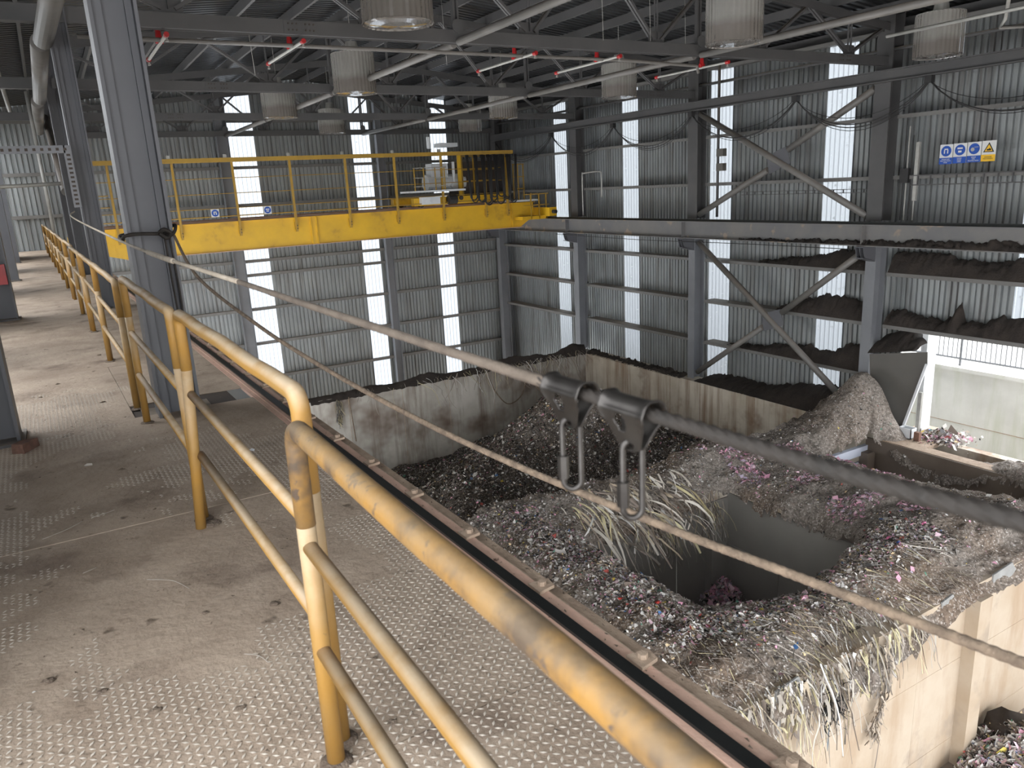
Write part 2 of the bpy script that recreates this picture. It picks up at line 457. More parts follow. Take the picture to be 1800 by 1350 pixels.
for i in range(15):
    x = .2+i*1.53
    z = roofz(x)
    MB().box((x-.035, -6, z+.02), (x+.035, 37.1, z+.26)).build('purlin', 'steel', ceiling)

# concrete pit walls
def wobble_wall(x0, y0, z0, x1, y1, z1, name, m, label):
    o = MB().box((x0, y0, z0), (x1, y1, z1)).build(name, m); stag(o, label); return o
wobble_wall(3, 28.4, -14.1, 21, 28.85, -6.12, 'wall_pit_back', 'concrete_back', 'stained grey concrete wall behind the far waste heap')
wobble_wall(20.6, 12.9, -14.1, 21.3, 28.4, -6.18, 'wall_pit_right', 'concrete_right', 'pale concrete wall with brown stains below the right cladding')
fwall = wobble_wall(2.0, 6.8, -12, 22, 7.15, -6.15, 'wall_pit_front', 'concrete_front', 'beige concrete wall facing the tipping floor')
for px_ in (13.62, 20.2):
    MB().box((px_, 6.55, -12), (px_+.42, 6.8, -6.3)).build('pilaster', 'concrete_front', fwall)
for x in (12.2, 17.0):
    MB().box((x-.003, 6.797, -12), (x+.006, 6.8, -6.16)).build('form_joint', 'concrete_front', fwall)
for z in (-7.6, -9.4):
    MB().box((2, 6.794, z-.005), (20, 6.8, z+.005)).build('form_joint', 'concrete_front', fwall)
for x in (6.5, 9.0, 11.3, 13.4, 15.6, 17.8, 19.6):
    MB().box((x-.006, 28.39, -12), (x+.006, 28.4, -6.2)).build('form_joint', 'ledge', bpy.data.objects['wall_pit_back'])
for y in (25.3, 22.6, 20.9, 18.2, 16.0):
    MB().box((20.588, y-.012, -12), (20.6, y+.012, -6.2)).build('form_joint', 'ledge', bpy.data.objects['wall_pit_right'])
stag(MB().box((-4.3, -200, -10.3), (22, 6.8, -10)).build('floor_tipping', 'tipfloor'))
for x_, w_, dz_ in ((7.0, .5, 0), (8.3, .7, .02), (12.7, .5, .01), (14.4, .9, 0), (16.2, .5, .02)):
    MB().add([(x_, 6.735, -6.42+dz_), (x_+w_, 6.735, -6.36+dz_), (x_+w_*.85, 6.80, -6.08), (x_+.05, 6.78, -6.12), (x_, 6.76, -6.42+dz_), (x_+w_, 6.76, -6.36+dz_), (x_+w_*.85, 6.83, -6.08), (x_+.05, 6.81, -6.12)],
             [(0,1,2,3),(7,6,5,4),(3,2,6,7),(1,5,6,2),(0,3,7,4),(0,4,5,1)]).build('edge_plate', 'edgeplate', fwall)
stag(MB().box((2, 6.8, -14.3), (22, 37.4, -14)).build('floor_pit', 'tipfloor'))
stag(MB().box((21, 28.85, -12.0), (22, 37.3, -9.9)).build('floor_behind_pit', 'tipfloor'))

stag(MB().box((21.3, -6, -14), (21.6, 12.9, -6.33)).build('wall_pit_side', 'concrete_right'))
# hopper liners (steel walls inside the two openings)
hop = struct('wall_hopper_near', 'black steel liner walls of the near hopper opening')
MB().box((14.22, 8.2, -8.03), (14.26, 13.4, -6.55)).build('liner_plate', 'blacksteel', hop)
for a, b in ((8.2, 9.7), (9.72, 11.6), (11.62, 13.42)):
    MB().box((14.2, a, -14), (14.24, b-.01, -8.0)).build('liner_plate', 'blacksteel', hop)
for a, b in ((8.6, 10.4), (10.42, 12.4)):
    MB().box((a, 13.35, -14), (b-.01, 13.39, -6.66)).build('liner_plate', 'blacksteel', hop)
MB().box((12.42, 13.35, -14), (14.25, 13.39, -6.66)).build('liner_plate', 'blacksteel', hop)
MB().box((8.56, 8.0, -14), (8.6, 13.35, -6.8)).build('liner_plate', 'blacksteel', hop)
MB().box((8.6, 8.0, -14), (14.2, 8.04, -6.8)).build('liner_plate', 'blacksteel', hop)
MB().box((13.4, 13.1, -14), (13.75, 13.33, -6.8)).build('corner_post', 'blacksteel', hop)
hop2 = struct('wall_hopper_far', 'brown steel liner walls of the hopper opening below the doorway')
for a, b in ((7.2, 9.2), (9.22, 11.2), (11.22, 13.3)):
    MB().box((20.0, a, -14), (20.05, b-.01, -6.35)).build('liner_plate', 'brownsteel', hop2)
MB().box((17.2, 13.3, -14), (20.0, 13.36, -6.95)).build('liner_plate', 'whiteliner', hop2)
MB().box((17.0, 13.22, -6.72), (20.0, 13.36, -6.45)).build('liner_plate', 'whiteliner', hop2)
MB().box((19.6, 13.0, -14), (19.95, 13.28, -6.6)).build('corner_post', 'brownsteel', hop2)
MB().box((17.0, 7.2, -14), (17.04, 13.3, -6.8)).build('liner_plate', 'brownsteel', hop2)

# door opening in the right wall
door = struct('door_1', 'open loading doorway in the right wall, daylight beyond')
MB().box((21.5, 12.62, -6.2), (21.98, 12.78, -3.0)).build('door_jamb', 'white', door)
MB().box((21.4, 4, -3.12), (21.98, 12.78, -3.0)).build('door_head', 'steel', door)
MB().box((19.95, 6.9, -6.32), (20.35, 11.7, -6.2)).box((19.95, 11.7, -6.32), (22.2, 13.0, -6.2)).build('door_sill', 'ledge', door)
MB().box((19.9, 6.9, -6.62), (19.96, 13.3, -6.22)).build('sill_beam', 'brownsteel', door)

# outside
stag(MB().box((22.0, -200, -9.3), (160, 160, -9.0)).build('ground_outside', 'concrete_out'))
ret = stag(MB().box((26.0, -20, -9.0), (26.5, 50, -5.35)).build('wall_retaining', 'concrete_out'), 'weathered concrete retaining wall outside the doorway')
MB().box((25.9, -20, -5.35), (26.6, 50, -5.22)).build('coping', 'concrete_out', ret)
MB().box((26.6, -20, -5.6), (60, 50, -5.4)).build('path', 'concrete_out', ret)
for z in (-7.2, -8.1): MB().box((25.985, -20, z-.01), (26, 50, z+.01)).build('pour_joint', 'ledge', ret)
fence = thing('railing', 'pale metal railing on the retaining wall outside the doorway', 'railing', (26.25, 12, -5.22))
for z in (.25, .95, 1.05): MB().tube([(0, -9, z), (0, 9, z)], .035, 6).build('rail', 'post', fence)
for i in range(9): MB().box((-.03, -8.8+i*2.2-.03, 0), (.03, -8.8+i*2.2+.03, 1.1)).build('post', 'post', fence)
for i in range(110):
    y = -8.7+i*.16
    if -1 < y < 5: MB().box((-.012, y-.012, .25), (.012, y+.012, .95)).build('baluster', 'post', fence)
far_b = thing('building', 'pale corrugated shed beyond the retaining wall', 'building', (40, 24, -5.4))
mb = MB(); corr_wall(mb, lambda u, d, z: (d*3, u, z), -6, 6, 0, 9); mb.build('front_cladding', 'white', far_b)
MB().box((.2, -6, 0), (8, 6, 9)).build('body', 'white', far_b)

# ------------------------------------------------------------------ walkway
floor = struct('floor', 'dusty steel chequer plate walkway')
deck = MB()
deck.add([(WX(-1.3, -4), -4, -.012), (WX(1.2, -4), -4, -.012), (WX(1.2, 37), 37, -.012), (WX(-1.3, 37), 37, -.012),
          (WX(-1.3, -4), -4, -.3), (WX(1.2, -4), -4, -.3), (WX(1.2, 37), 37, -.3), (WX(-1.3, 37), 37, -.3)],
         [(0,1,2,3),(7,6,5,4),(0,4,5,1),(1,5,6,2),(2,6,7,3),(3,7,4,0)])
deck.build('deck_frame', 'deck', floor)
ys = [-4, -1.9, .35, 1.9, 4.2, 6.47, 8.8, 11.1, 13.4, 15.7, 18, 20.3, 22.6, 24.9, 27.2, 29.5, 31.8, 34.1, 36.9]
for i in range(len(ys)-1):
    for j, (xa, xb) in enumerate(((-1.3, .42), (.42, 1.325)) if i == 5 else ((-1.3, 1.325),)):
        y0, y1 = ys[i]+.003, ys[i+1]-.003
        if j and i == 5: y0 = 6.9
        dz = random.uniform(-.002, .002)
        xa_, xb_ = xa+.002, xb-.002
        mb = MB().add([(WX(xa_, y0), y0, -.01), (WX(xb_, y0), y0, -.01), (WX(xb_, y1), y1, -.01), (WX(xa_, y1), y1, -.01),
                  (WX(xa_, y0), y0, dz), (WX(xb_, y0), y0, dz), (WX(xb_, y1), y1, dz), (WX(xa_, y1), y1, dz)],
                 [(0,3,2,1),(4,5,6,7),(0,1,5,4),(1,2,6,5),(2,3,7,6),(3,0,4,7)])
        mb.build('chequer_plate', 'plate', floor)
# raised tread lugs, real geometry on the near plates
sp = .0275
gy, gx = np.meshgrid(np.arange(.6, 8.6, sp), np.arange(-.62, 1.30, sp), indexing='ij')
par = ((np.round(gy/sp)+np.round(gx/sp)).astype(int) & 1).ravel()
gx, gy = gx.ravel(), gy.ravel()
cov = fnoise(gx, gy, 3, 4, 1.3)+.35*fnoise(gx, gy, 9, 2, 9)
keep = (cov < .75-.30*np.clip(gy-2.2, 0, 9)) | ((gy > 6.5) & (gy < 7.6) & (gx < .35) & (cov < .1)) & ~((gx > .2) & (gy > 6.4) & (gy < 6.95))
gx, gy, par, cov = gx[keep], gy[keep], par[keep], cov[keep]
ang = np.where(par, math.radians(52), math.radians(-38))
hgt = np.where(gy > 5, .35, 1.0)*np.clip(.0036-.0028*np.clip(cov+.1, 0, 1)/.6, .001, .0036)
ca, sa = np.cos(ang), np.sin(ang)
L_, W_ = .0135, .0046
V = np.zeros((len(gx), 5, 3))
for i, (a, b, h) in enumerate(((L_, 0, 0), (0, W_, 0), (-L_, 0, 0), (0, -W_, 0), (0, 0, 1))):
    X_ = gx+a*ca-b*sa; Y_ = gy+a*sa+b*ca
    V[:, i, 0] = X_-.02*(Y_-2); V[:, i, 1] = Y_; V[:, i, 2] = .001+h*hgt
def np_mesh(name, V, quads, m, parent=None, cols=None, smooth=False, **kw):
    me = bpy.data.meshes.new(name)
    nf, k = quads.shape
    me.vertices.add(len(V)); me.vertices.foreach_set('co', V.astype(np.float32).ravel())
    me.loops.add(nf*k); me.loops.foreach_set('vertex_index', quads.astype(np.int32).ravel())
    me.polygons.add(nf); me.polygons.foreach_set('loop_start', (np.arange(nf)*k).astype(np.int32))
    me.update(calc_edges=True); me.validate()
    if smooth: me.polygons.foreach_set('use_smooth', np.ones(len(me.polygons), bool))
    if cols is not None:
        a = me.color_attributes.new('col', 'FLOAT_COLOR', 'POINT')
        a.data.foreach_set('color', np.hstack([cols, np.ones((len(cols), 1))]).astype(np.float32).ravel())
    me.materials.append(MT[m])
    o = bpy.data.objects.new(name, me); COL.objects.link(o)
    if parent: o.parent = parent
    for kk, v in kw.items(): o[kk] = v
    return o
n = len(gx); idx = np.arange(n)[:, None]*5
F = np.concatenate([idx+np.array([[a, b, 4]]) for a, b in ((0,1),(1,2),(2,3),(3,0))])
np_mesh('tread_pattern', V.reshape(-1, 3), F, 'lug', floor, kind='stuff')

# ================================================================== STRUCTURAL STEEL
names_y = ['nearest', 'second', 'third', 'fourth', 'last']
ccol = [(6.45, .49, .80), (14.2, .50, .77), (21.75, .50, .77), (29.3, .5, .78)]
lab = ['thick grey steel column behind the near handrail, rope tied round it',
       'grey steel column, second along the walkway, galvanised tray fixed to it',
       'grey steel column with a bright left edge, third along the walkway',
       'grey steel column, farthest along the walkway rail']
for (y, a, b), l in zip(ccol, lab):
    t = thing('steel_column', l, 'column', (0, y, -.3), 'crane columns beside the walkway')
    offset(MB().box((a, -.15, -12), (a+.024, .15, 6.2)), 0).build('flange', 'column', t)
    MB().box((b-.024, -.15, -12), (b, .15, 6.2)).build('flange', 'column', t)
    MB().box((a+.024, -.01, -12), (b-.024, .01, 6.2)).build('web', 'column', t)
    MB().box((a+.024, -.075, -.2), (a+.09, -.01, 6.2)).box((b-.07, -.05, -.2), (b-.024, -.01, 6.2)).build('corner_angle', 'column', t)
    MB().box((a-.1, -.25, .28), (b+.1, .25, .30)).build('base_plate', 'steel', t)
lab = ['dark grey outer column at the left edge of the walkway, brick at its foot',
       'outer column left of the walkway with a red box on it',
       'pale outer column left of the walkway, standing beyond the one with the red box',
       'thin pale outer column left of the walkway near the far end']
for (y, xr), l in zip(((6.45, -.43), (14.0, -.63), (21.75, -.80), (29.3, -.95)), lab):
    t = thing('outer_column', l, 'column', (xr, y, 0), 'outer columns left of the walkway')
    MB().box((-.024, -.13, -.2), (0, .13, 6.3)).build('flange', 'column', t)
    MB().box((-.44, -.13, -.2), (-.416, .13, 6.3)).build('flange', 'column', t)
    MB().box((-.416, -.01, -.2), (-.024, .01, 6.3)).build('web', 'column', t)
    MB().box((-.5, -.2, 0), (.03, .2, .02)).build('base_plate', 'steel', t)
tag(MB().box((-.18, -.05, 0), (.0, .05, .3)).build('red_box', 'red', None, (-.66, 13.84, .55)), 'red box fixed to the second outer column', 'box')

rl = ['first grey column of the right wall from the open doorway', 'second column of the right wall from the doorway, between cross braces',
      'third column of the right wall from the doorway', 'column in the far right corner of the hall']
for (y, zb), l in zip(((14.22, -6.2), (21.75, -6.2), (29.35, -6.2), (36.6, -10)), rl):
    t = thing('wall_column', l, 'column', (20.9, y, 0), 'columns of the right wall')
    MB().hcol(0, .5, 0, zb, -.66, .34).build('lower_shaft', 'post', t)
    MB().hcol(0, .46, 0, 0.04, 6.2, .5).build('upper_shaft', 'steel', t)
    MB().box((-.62, -.14, -.68), (.1, .14, -.655)).prism([(-.14, 0), (-.14, 0), (.14, 0), (.14, 0)], 0, 0, 0.0001).build('cap_plate', 'column', t)
    for s in (-.13, .0, .13):
        MB().prism([(-.6, -.68), (0, -.68), (0, -1.12), (-.5, -.98)], 1, s-.008, s+.008).build('bracket_rib', 'column', t)
    MB().add([(-.6, -.14, -.98), (0, -.14, -1.12), (0, .14, -1.12), (-.6, .14, -.98), (-.6, -.14, -1.0), (0, -.14, -1.14), (0, .14, -1.14), (-.6, .14, -1.0)],
             [(0,1,2,3),(7,6,5,4),(0,4,5,1),(1,5,6,2),(2,6,7,3),(3,7,4,0)]).build('bracket_flange', 'column', t)
tag(MB().hcol(20.9, 21.4, 6.6, -6.2, 6.2, .4).build('wall_column', 'column'), 'column of the right wall in front of the open doorway', 'column', 'columns of the right wall')

# crane runway girder on the right
g = thing('crane_girder', 'long grey crane runway girder along the right wall, dust piled on its flange', 'girder', (20.55, 0, -.02))
MB().ibeam_y(0, -4, 36.4, 0, .63, .4, .02, .03).build('beam', 'girder', g)
MB().box((-.035, -4, 0), (.035, 36.4, .07)).build('rail', 'railhead', g)
for y in (6.6, 14.22, 21.75, 29.35):
    MB().box((-.19, y-.01, -.6), (-.01, y+.01, -.03)).build('stiffener', 'girder', g)
def pile_along(name, xs, base, tops, x_out, parent=None, seed=0, slope=.0, **kw):
    # xs: list of Y, tops: list of top Z; wedge of caked waste with ragged crest, leaning on the wall side (x_out)
    ys_ = np.arange(min(xs), max(xs), .04); o = np.argsort(xs)
    tz = np.interp(ys_, np.array(xs)[o], np.array(tops)[o])+.05*fnoise(ys_*2, ys_*0+seed, seed, 4, 1.7)+.035*fnoise(ys_, ys_*0+seed, seed+1, 3, 9)
    x_in, x_wall = x_out
    bz = base(ys_) if callable(base) else np.full_like(ys_, base)
    tz = np.maximum(tz, bz+.01)
    R = 8; V = np.zeros((len(ys_), R, 3))
    for r in range(R):
        f = r/(R-1)
        V[:, r, 0] = x_in+(x_wall-x_in)*f+.03*fnoise(ys_*3, ys_*0+r*.7, seed+3, 3, 1.3)*(0 < f < 1)
        V[:, r, 1] = ys_
        V[:, r, 2] = bz+(tz-bz)*math.sin(f*math.pi/2)**.8+(.04*fnoise(ys_*4, ys_*0+r*.9, seed+9, 3, 1.5)+.03*fnoise(ys_*12, ys_*0+r*2.9, seed+19, 2, 1.5))*(f > 0)
    V = V.reshape(-1, 3); a = np.arange(len(ys_)-1)[:, None]*R+np.arange(R-1)[None]; a = a.ravel()
    return np_mesh(name, V, np.stack([a, a+R, a+R+1, a+1], 1), 'grime', parent, **kw)
pile_along('dust_ridge', [4, 10.2, 14.3, 14.6, 16, 19], -.6, [-.38, -.40, -.46, -.46, -.52, -.6], (-.2, -.012), g, 5)

# near crane girder beside the walkway
g = thing('crane_girder', 'rusty crane rail and girder running along the walkway edge', 'girder', (0, 0, 0))
def strip(x0, x1, z0, z1, y0=-3, y1=36.5):
    x0 += .04; x1 += .04
    return MB().add([(WX(x0, y0), y0, z0), (WX(x1, y0), y0, z0), (WX(x1, y1), y1, z0), (WX(x0, y1), y1, z0),
                     (WX(x0, y0), y0, z1), (WX(x1, y0), y0, z1), (WX(x1, y1), y1, z1), (WX(x0, y1), y1, z1)],
                    [(0,3,2,1),(4,5,6,7),(0,1,5,4),(1,2,6,5),(2,3,7,6),(3,0,4,7)])
strip(1.289, 1.47, -.025, 0.0).build('top_flange', 'rust', g)
strip(1.37, 1.385, -.6, -.025).build('web', 'girder', g)
strip(1.19, 1.5, -.63, -.6).build('bottom_flange', 'girder', g)
strip(1.325, 1.415, 0.0, .010).build('rail_foot', 'rust', g)
strip(1.362, 1.378, .010, .02).build('rail_web', 'rust', g)
strip(1.345, 1.395, .02, .032).build('rail_head', 'railhead', g)
strip(1.472, 1.57, -.07, -.05).build('cable_ledge', 'ledge', g)
strip(1.47, 1.474, -.08, -.0).build('edge_angle', 'ledge', g)
for i in range(44):
    y = .55+i*.62; x = WX(1.495, y)
    MB().prism([(x-.03, y-.045), (x+.05, y-.03), (x+.06, y+.03), (x-.03, y+.045)], 2, 0, .014).build('rail_clip', 'ledge', g)
    MB().tube([(x+.01, y, .012), (x+.01, y, .032)], .018, 6).build('bolt', 'ledge', g)
# caked dust crumbs on the girder edge
cr = MB()
for i in range(420):
    y = .4+12*random.random()**1.4; x = WX(random.choice((1.47, 1.50, 1.58, 1.34)), y)+random.gauss(0, .02); r = random.uniform(.002, .008)
    z = 0 if x < WX(1.51, y) else -.05
    p = [(x+random.uniform(-r, r), y+random.uniform(-2*r, 2*r), z+random.uniform(0, r)) for _ in range(4)]
    cr.add(p, [(0,1,2),(0,1,3),(1,2,3),(0,2,3)])
cr.build('dust_crumbs', 'clod', g, kind='stuff')

# ------------------------------------------------------------------ trusses
BN = [2.25, 5.68, 9.1, 12.5, 15.9, 19.3]
def truss(y, label):
    t = thing('roof_truss', label, 'truss', (0, y, 0), 'roof trusses across the hall')
    MB().box((.65, -.11, 4.32), (20.9, -.095, 4.55)).box((.65, .095, 4.32), (20.9, .11, 4.55)).box((.65, -.095, 4.34), (20.9, .095, 4.35)).build('bottom_chord', 'steel', t)
    for xa, xb in ((.6, AX), (AX, 21)):
        mb = MB(); za, zb = roofz(xa), roofz(xb)
        for dy in (-.09, .09): mb.bar((xa, dy, za-.1), (xb, dy, zb-.1), .012, .2)
        mb.bar((xa, 0, za-.1), (xb, 0, zb-.1), .17, .012); mb.build('top_chord', 'steel', t)
    for i, x in enumerate(BN):
        MB().prism([(x-.23, 4.55), (x+.23, 4.55), (x+.23, 4.72), (x+.18, 4.79), (x-.18, 4.79), (x-.23, 4.72)], 1, -.012, .012).build('gusset_plate', 'steel', t)
        for dx in (-1.7, 0, 1.7):
            xt = min(max(x+dx, .7), 20.8); zt = roofz(xt)-.1
            mb = MB()
            for dy in (-.045, .045): mb.bar((x+dx*.06, dy, 4.62), (xt, dy, zt), .01 if dx == 0 else .055, .055 if dx == 0 else .055)
            mb.build('web_member', 'steel', t)
    for x in (7.42, 13.78):
        zt = roofz(x)-.1
        mb = MB(); mb.box((x-.06, -.05, 4.55), (x-.02, .05, zt)); mb.box((x+.02, -.05, 4.55), (x+.06, .05, zt)); mb.build('web_member', 'steel', t)
        MB().tube([(x, -.125, 4.62), (x, -.11, 4.62)], .13, 12).build('node_plate', 'steel', t)
    for x in (4.35, 19.0):
        MB().box((x-.3, -.122, 4.33), (x+.3, -.11, 4.54)).build('splice_plate', 'steel', t)
        mb = MB()
        for dx in (-.22, -.15, -.08, .08, .15, .22):
            for z in (4.39, 4.49): mb.tube([(x+dx, -.135, z), (x+dx, -.122, z)], .016, 6)
        mb.build('bolt_set', 'deck', t, kind='stuff')
    return t
truss(6.6, 'roof truss above the near end of the walkway')
truss(14.2, 'nearest roof truss crossing the top of the hall, bolted splice plate at its left')
truss(21.75, 'middle roof truss, behind the nearest clear lamp shade pair')
truss(29.3, 'roof truss just above the yellow crane')
truss(36.75, 'roof truss against the back wall')

def long_tube(name, pts, r, m, label, cat, group=None, n=10):
    return tag(MB().tube(pts, r, n).build(name, m, smooth=True), label, cat, group)
long_tube('tie_tube', [(7.42, 4.6, 4.4), (7.42, 14.09, 4.34)], .075, 'tube', 'left grey tie tube from the nearest truss towards the viewer', 'tube', 'roof tie tubes')
long_tube('tie_tube', [(7.42, 14.31, 4.33), (7.42, 21.64, 4.33)], .075, 'tube', 'left grey tie tube between the nearest and middle trusses', 'tube', 'roof tie tubes')
long_tube('tie_tube', [(7.42, 21.86, 4.33), (7.42, 29.19, 4.33)], .075, 'tube', 'left grey tie tube between the middle truss and the one above the crane', 'tube', 'roof tie tubes')
long_tube('tie_tube', [(7.42, 29.41, 4.33), (7.42, 36.64, 4.33)], .075, 'tube', 'left grey tie tube at the back wall', 'tube', 'roof tie tubes')
long_tube('tie_tube', [(13.78, 6.71, 4.33), (13.78, 14.09, 4.33)], .075, 'tube', 'right grey tie tube from the nearest truss towards the viewer', 'tube', 'roof tie tubes')
long_tube('tie_tube', [(13.78, 14.31, 4.33), (13.78, 21.64, 4.33)], .075, 'tube', 'right grey tie tube crossing a lamp shade behind the nearest truss', 'tube', 'roof tie tubes')
long_tube('tie_tube', [(13.78, 21.86, 4.33), (13.78, 29.19, 4.33)], .075, 'tube', 'right grey tie tube between the middle truss and the one above the crane', 'tube', 'roof tie tubes')
long_tube('tie_tube', [(13.78, 29.41, 4.33), (13.78, 36.64, 4.33)], .075, 'tube', 'right grey tie tube at the back wall', 'tube', 'roof tie tubes')
# column line tubes above the walkway
long_tube('eave_tube', [(.62, 8.2, 4.1), (.42, 14.1, 4.06)], .135, 'tube', 'thick pale round tube at the top left, in front of the second column', 'tube', 'tubes along the walkway columns', 16)
long_tube('eave_tube', [(.38, 14.4, 4.08), (.35, 21.6, 4.08)], .135, 'tube', 'pale round tube between the second and third walkway columns', 'tube', 'tubes along the walkway columns', 16)
long_tube('eave_tube', [(.30, 21.9, 4.06), (.28, 29.2, 4.0)], .135, 'tube', 'pale round tube beyond the third walkway column', 'tube', 'tubes along the walkway columns', 16)
long_tube('brace_tube', [(.52, 21.9, 2.0), (.52, 29.2, 4.4)], .1, 'tube', 'diagonal round brace between the third and fourth walkway columns', 'brace', None, 12)

# braces on the right wall
def brace(pts, label):
    return long_tube('brace_tube', pts, .105, 'tube', label, 'brace', 'round braces on the right wall', 12)
def cross(z0, z1, w_):
    ya, yb = 21.45, 14.5; ym, zm = (ya+yb)/2-.15, (z0+z1)/2
    brace([(20.98, ya, z1), (20.98, yb, z0)], 'long round brace of the %s, falling towards the doorway' % w_)
    brace([(20.98, yb, z1), (20.98, ym-.35, zm+.30)], 'short round brace at the upper right of the %s' % w_)
    brace([(20.98, ym+.45, zm-.30), (20.98, ya, z0)], 'short round brace at the lower left of the %s' % w_)
    tag(MB().prism([(ym-.45, zm-.12), (ym-.3, zm+.42), (ym+.1, zm+.3), (ym+.5, zm+.1), (ym+.4, zm-.45), (ym, zm-.3)], 0, 20.97, 20.99).build('gusset_plate', 'column'),
        'bolted steel plate where the tubes of the %s meet' % w_, 'plate')
cross(.18, 3.75, 'cross brace above the crane girder')
cross(-5.9, -.85, 'cross brace below the crane girder')

# upper beam with festoon cable
g = thing('festoon_beam', 'grey steel beam under the roof along the right wall, cables slung below', 'beam', (20.75, 0, 4.18))
MB().ibeam_y(0, -2, 36.3, 0, .32, .2, .014, .03).build('beam', 'steel', g)
long_tube('eave_rail', [(21.2, -2, 4.75), (21.2, 36.5, 4.75)], .05, 'steel', 'thin dark pipe above the cable beam on the right wall', 'pipe')
nodes = [36.0, 30.8, 26.2, 21.65, 17.05, 12.75, 8.4, 4.0]
fc = thing('festoon_cable', 'black power cables slung in loops under the beam on the right wall', 'cable', (20.72, 0, 3.8))
for i in range(len(nodes)-1):
    a, b = nodes[i], nodes[i+1]
    for j, (sag, dx) in enumerate(((.95, 0), (1.0, .04), (.72, -.05), (1.08, .07))):
        pts = []
        for k in range(17):
            f = k/16; pts.append((dx, a+(b-a)*f, -.05-sag*(1-(2*f-1)**2)**.85*(1+.04*math.sin(i*3+j))))
        MB().tube(pts, .016 if j < 2 else .010, 5).build('cable_loop', 'black', fc, smooth=True)
    MB().box((-.08, b-.1, -.12), (.08, b+.1, .06)).build('cable_trolley', 'black', fc)

# ------------------------------------------------------------------ travelling crane
cr = thing('overhead_crane', 'yellow overhead travelling crane spanning the hall, with handrail and trolley', 'crane', (0, 0, 0))
def ypoly(mb_poly, y0, y1, name, m, par=cr): return MB().prism(mb_poly, 1, y0, y1).build(name, m, par)
ypoly([(1.5, -.12), (2.3, -.34), (19.4, -.34), (20.15, .12), (20.15, .76), (1.5, .76)], 31.7, 32.2, 'bridge_girder', 'crane')
ypoly([(1.5, -.12), (2.3, -.34), (19.4, -.34), (20.15, .12), (20.15, .76), (1.5, .76)], 34.0, 34.5, 'bridge_girder', 'crane')
MB().box((1.4, 31.62, .76), (20.2, 32.28, .785)).build('top_flange', 'crane', cr)
MB().box((1.4, 33.9, .76), (20.2, 34.6, .785)).build('top_flange', 'crane', cr)
MB().box((2.3, 31.62, -.365), (19.5, 32.28, -.34)).build('bottom_flange', 'rust', cr)
MB().box((9.25, 31.66, -.34), (9.55, 31.7, .76)).build('splice_plate', 'crane', cr)
for x in (9.27, 9.5, 18.9): MB().box((x, 31.6, -.34), (x+.03, 31.7, .76)).build('stiffener', 'crane', cr)
MB().box((1.6, 31.93, .785), (20.0, 31.99, .85)).build('trolley_rail', 'rust', cr)
MB().box((1.6, 34.23, .785), (20.0, 34.29, .85)).build('trolley_rail', 'rust', cr)
for x in (WX(1.2, 33), 20.35):
    MB().box((x, 30.6, .1), (x+.4, 35.6, .5)).build('end_carriage', 'crane', cr)
    for y in (30.9, 35.2): MB().tube([(x+.12, y, .22), (x+.28, y, .22)], .17, 12).build('wheel', 'deck', cr)
    MB().tube([(x+.2, 30.6, .3), (x+.2, 30.35, .3)], .09, 10).build('buffer', 'black', cr)
# handrail with festoon track on top
rail = MB().box((1.0, 31.35, 3.0), (18.95, 31.47, 3.16)).build('festoon_track', 'crane_dull', cr)
for x in (2.15, 4.3, 6.45, 8.66, 10.95, 13.12, 15.33, 17.5, 18.65):
    MB().box((x-.04, 31.5, .22), (x+.04, 31.6, 3.0)).box((x-.05, 31.6, .3), (x+.05, 31.66, .6)).build('rail_post', 'crane_dull', cr)
    for z in (.34, .46): MB().tube([(x+.02, 31.5, z), (x+.02, 31.47, z)], .022, 6).build('bolt', 'deck', cr)
for z in (1.0, 1.3, 1.85, 2.42):
    MB().tube([(1.1, 31.55, z), (18.65, 31.55, z)], .015 if z > 1.1 else .022, 5).build('guard_line', 'crane_dull', cr)
for x in (4.2, 6.2, 8.6, 10.8, 13.0, 15.2): MB().box((x-.06, 31.36, 3.16), (x+.06, 31.46, 3.28)).build('end_stop', 'galv', cr)
for z in (1.55, 1.95):
    MB().tube([(.6, 30.9, z), (2.0, 30.9, z)], .02, 5).build('guard_line', 'crane_dull', cr)
# looped cables under the track
for i, x in enumerate((16.55, 16.95, 17.3, 17.62, 17.95, 18.3, 18.62)):
    for dx in (0, .06):
        L0 = random.uniform(1.65, 2.05); wd = .36
        pts = [(x+dx-wd*.2, 31.3, 2.98)]
        for k in range(13):
            a = math.pi*k/12
            pts.append((x+dx+wd/2-math.cos(a)*wd/2*(1.0 if k not in (0, 12) else .9), 31.25+.03*i % .1, 3.0-L0-math.sin(a)*.22))
        pts.append((x+dx+wd*1.1, 31.3, 2.98))
        MB().tube(pts, .028, 6).build('cable_loop', 'black', cr, smooth=True)
    MB().box((x-.05, 31.3, 2.86), (x+.05, 31.46, 3.0)).build('cable_carrier', 'black', cr)
# right-hand service platform with basket
MB().box((19.1, 31.0, -.02), (20.5, 31.7, .14)).build('service_platform', 'crane', cr)
for x, z1 in ((19.6, 1.2), (20.05, 1.15), (20.45, 1.1)): MB().box((x-.025, 31.0, .0), (x+.025, 31.05, z1)).build('rail_post', 'crane_dull', cr)
for z in (.62, 1.12): MB().box((19.2, 31.0, z), (20.6, 31.05, z+.04)).build('guard_line', 'crane_dull', cr)
for x in (19.25, 19.5, 19.8): MB().box((x-.02, 31.9, .8), (x+.02, 31.95, 2.55)).build('cage_upright', 'crane_dull', cr)
for z in (1.4, 1.95, 2.52): MB().box((19.2, 31.9, z), (19.85, 31.95, z+.04)).build('cage_rung', 'crane_dull', cr)
MB().box((19.0, 31.6, .82), (20.4, 32.4, .9)).build('grey_tray', 'white', cr)
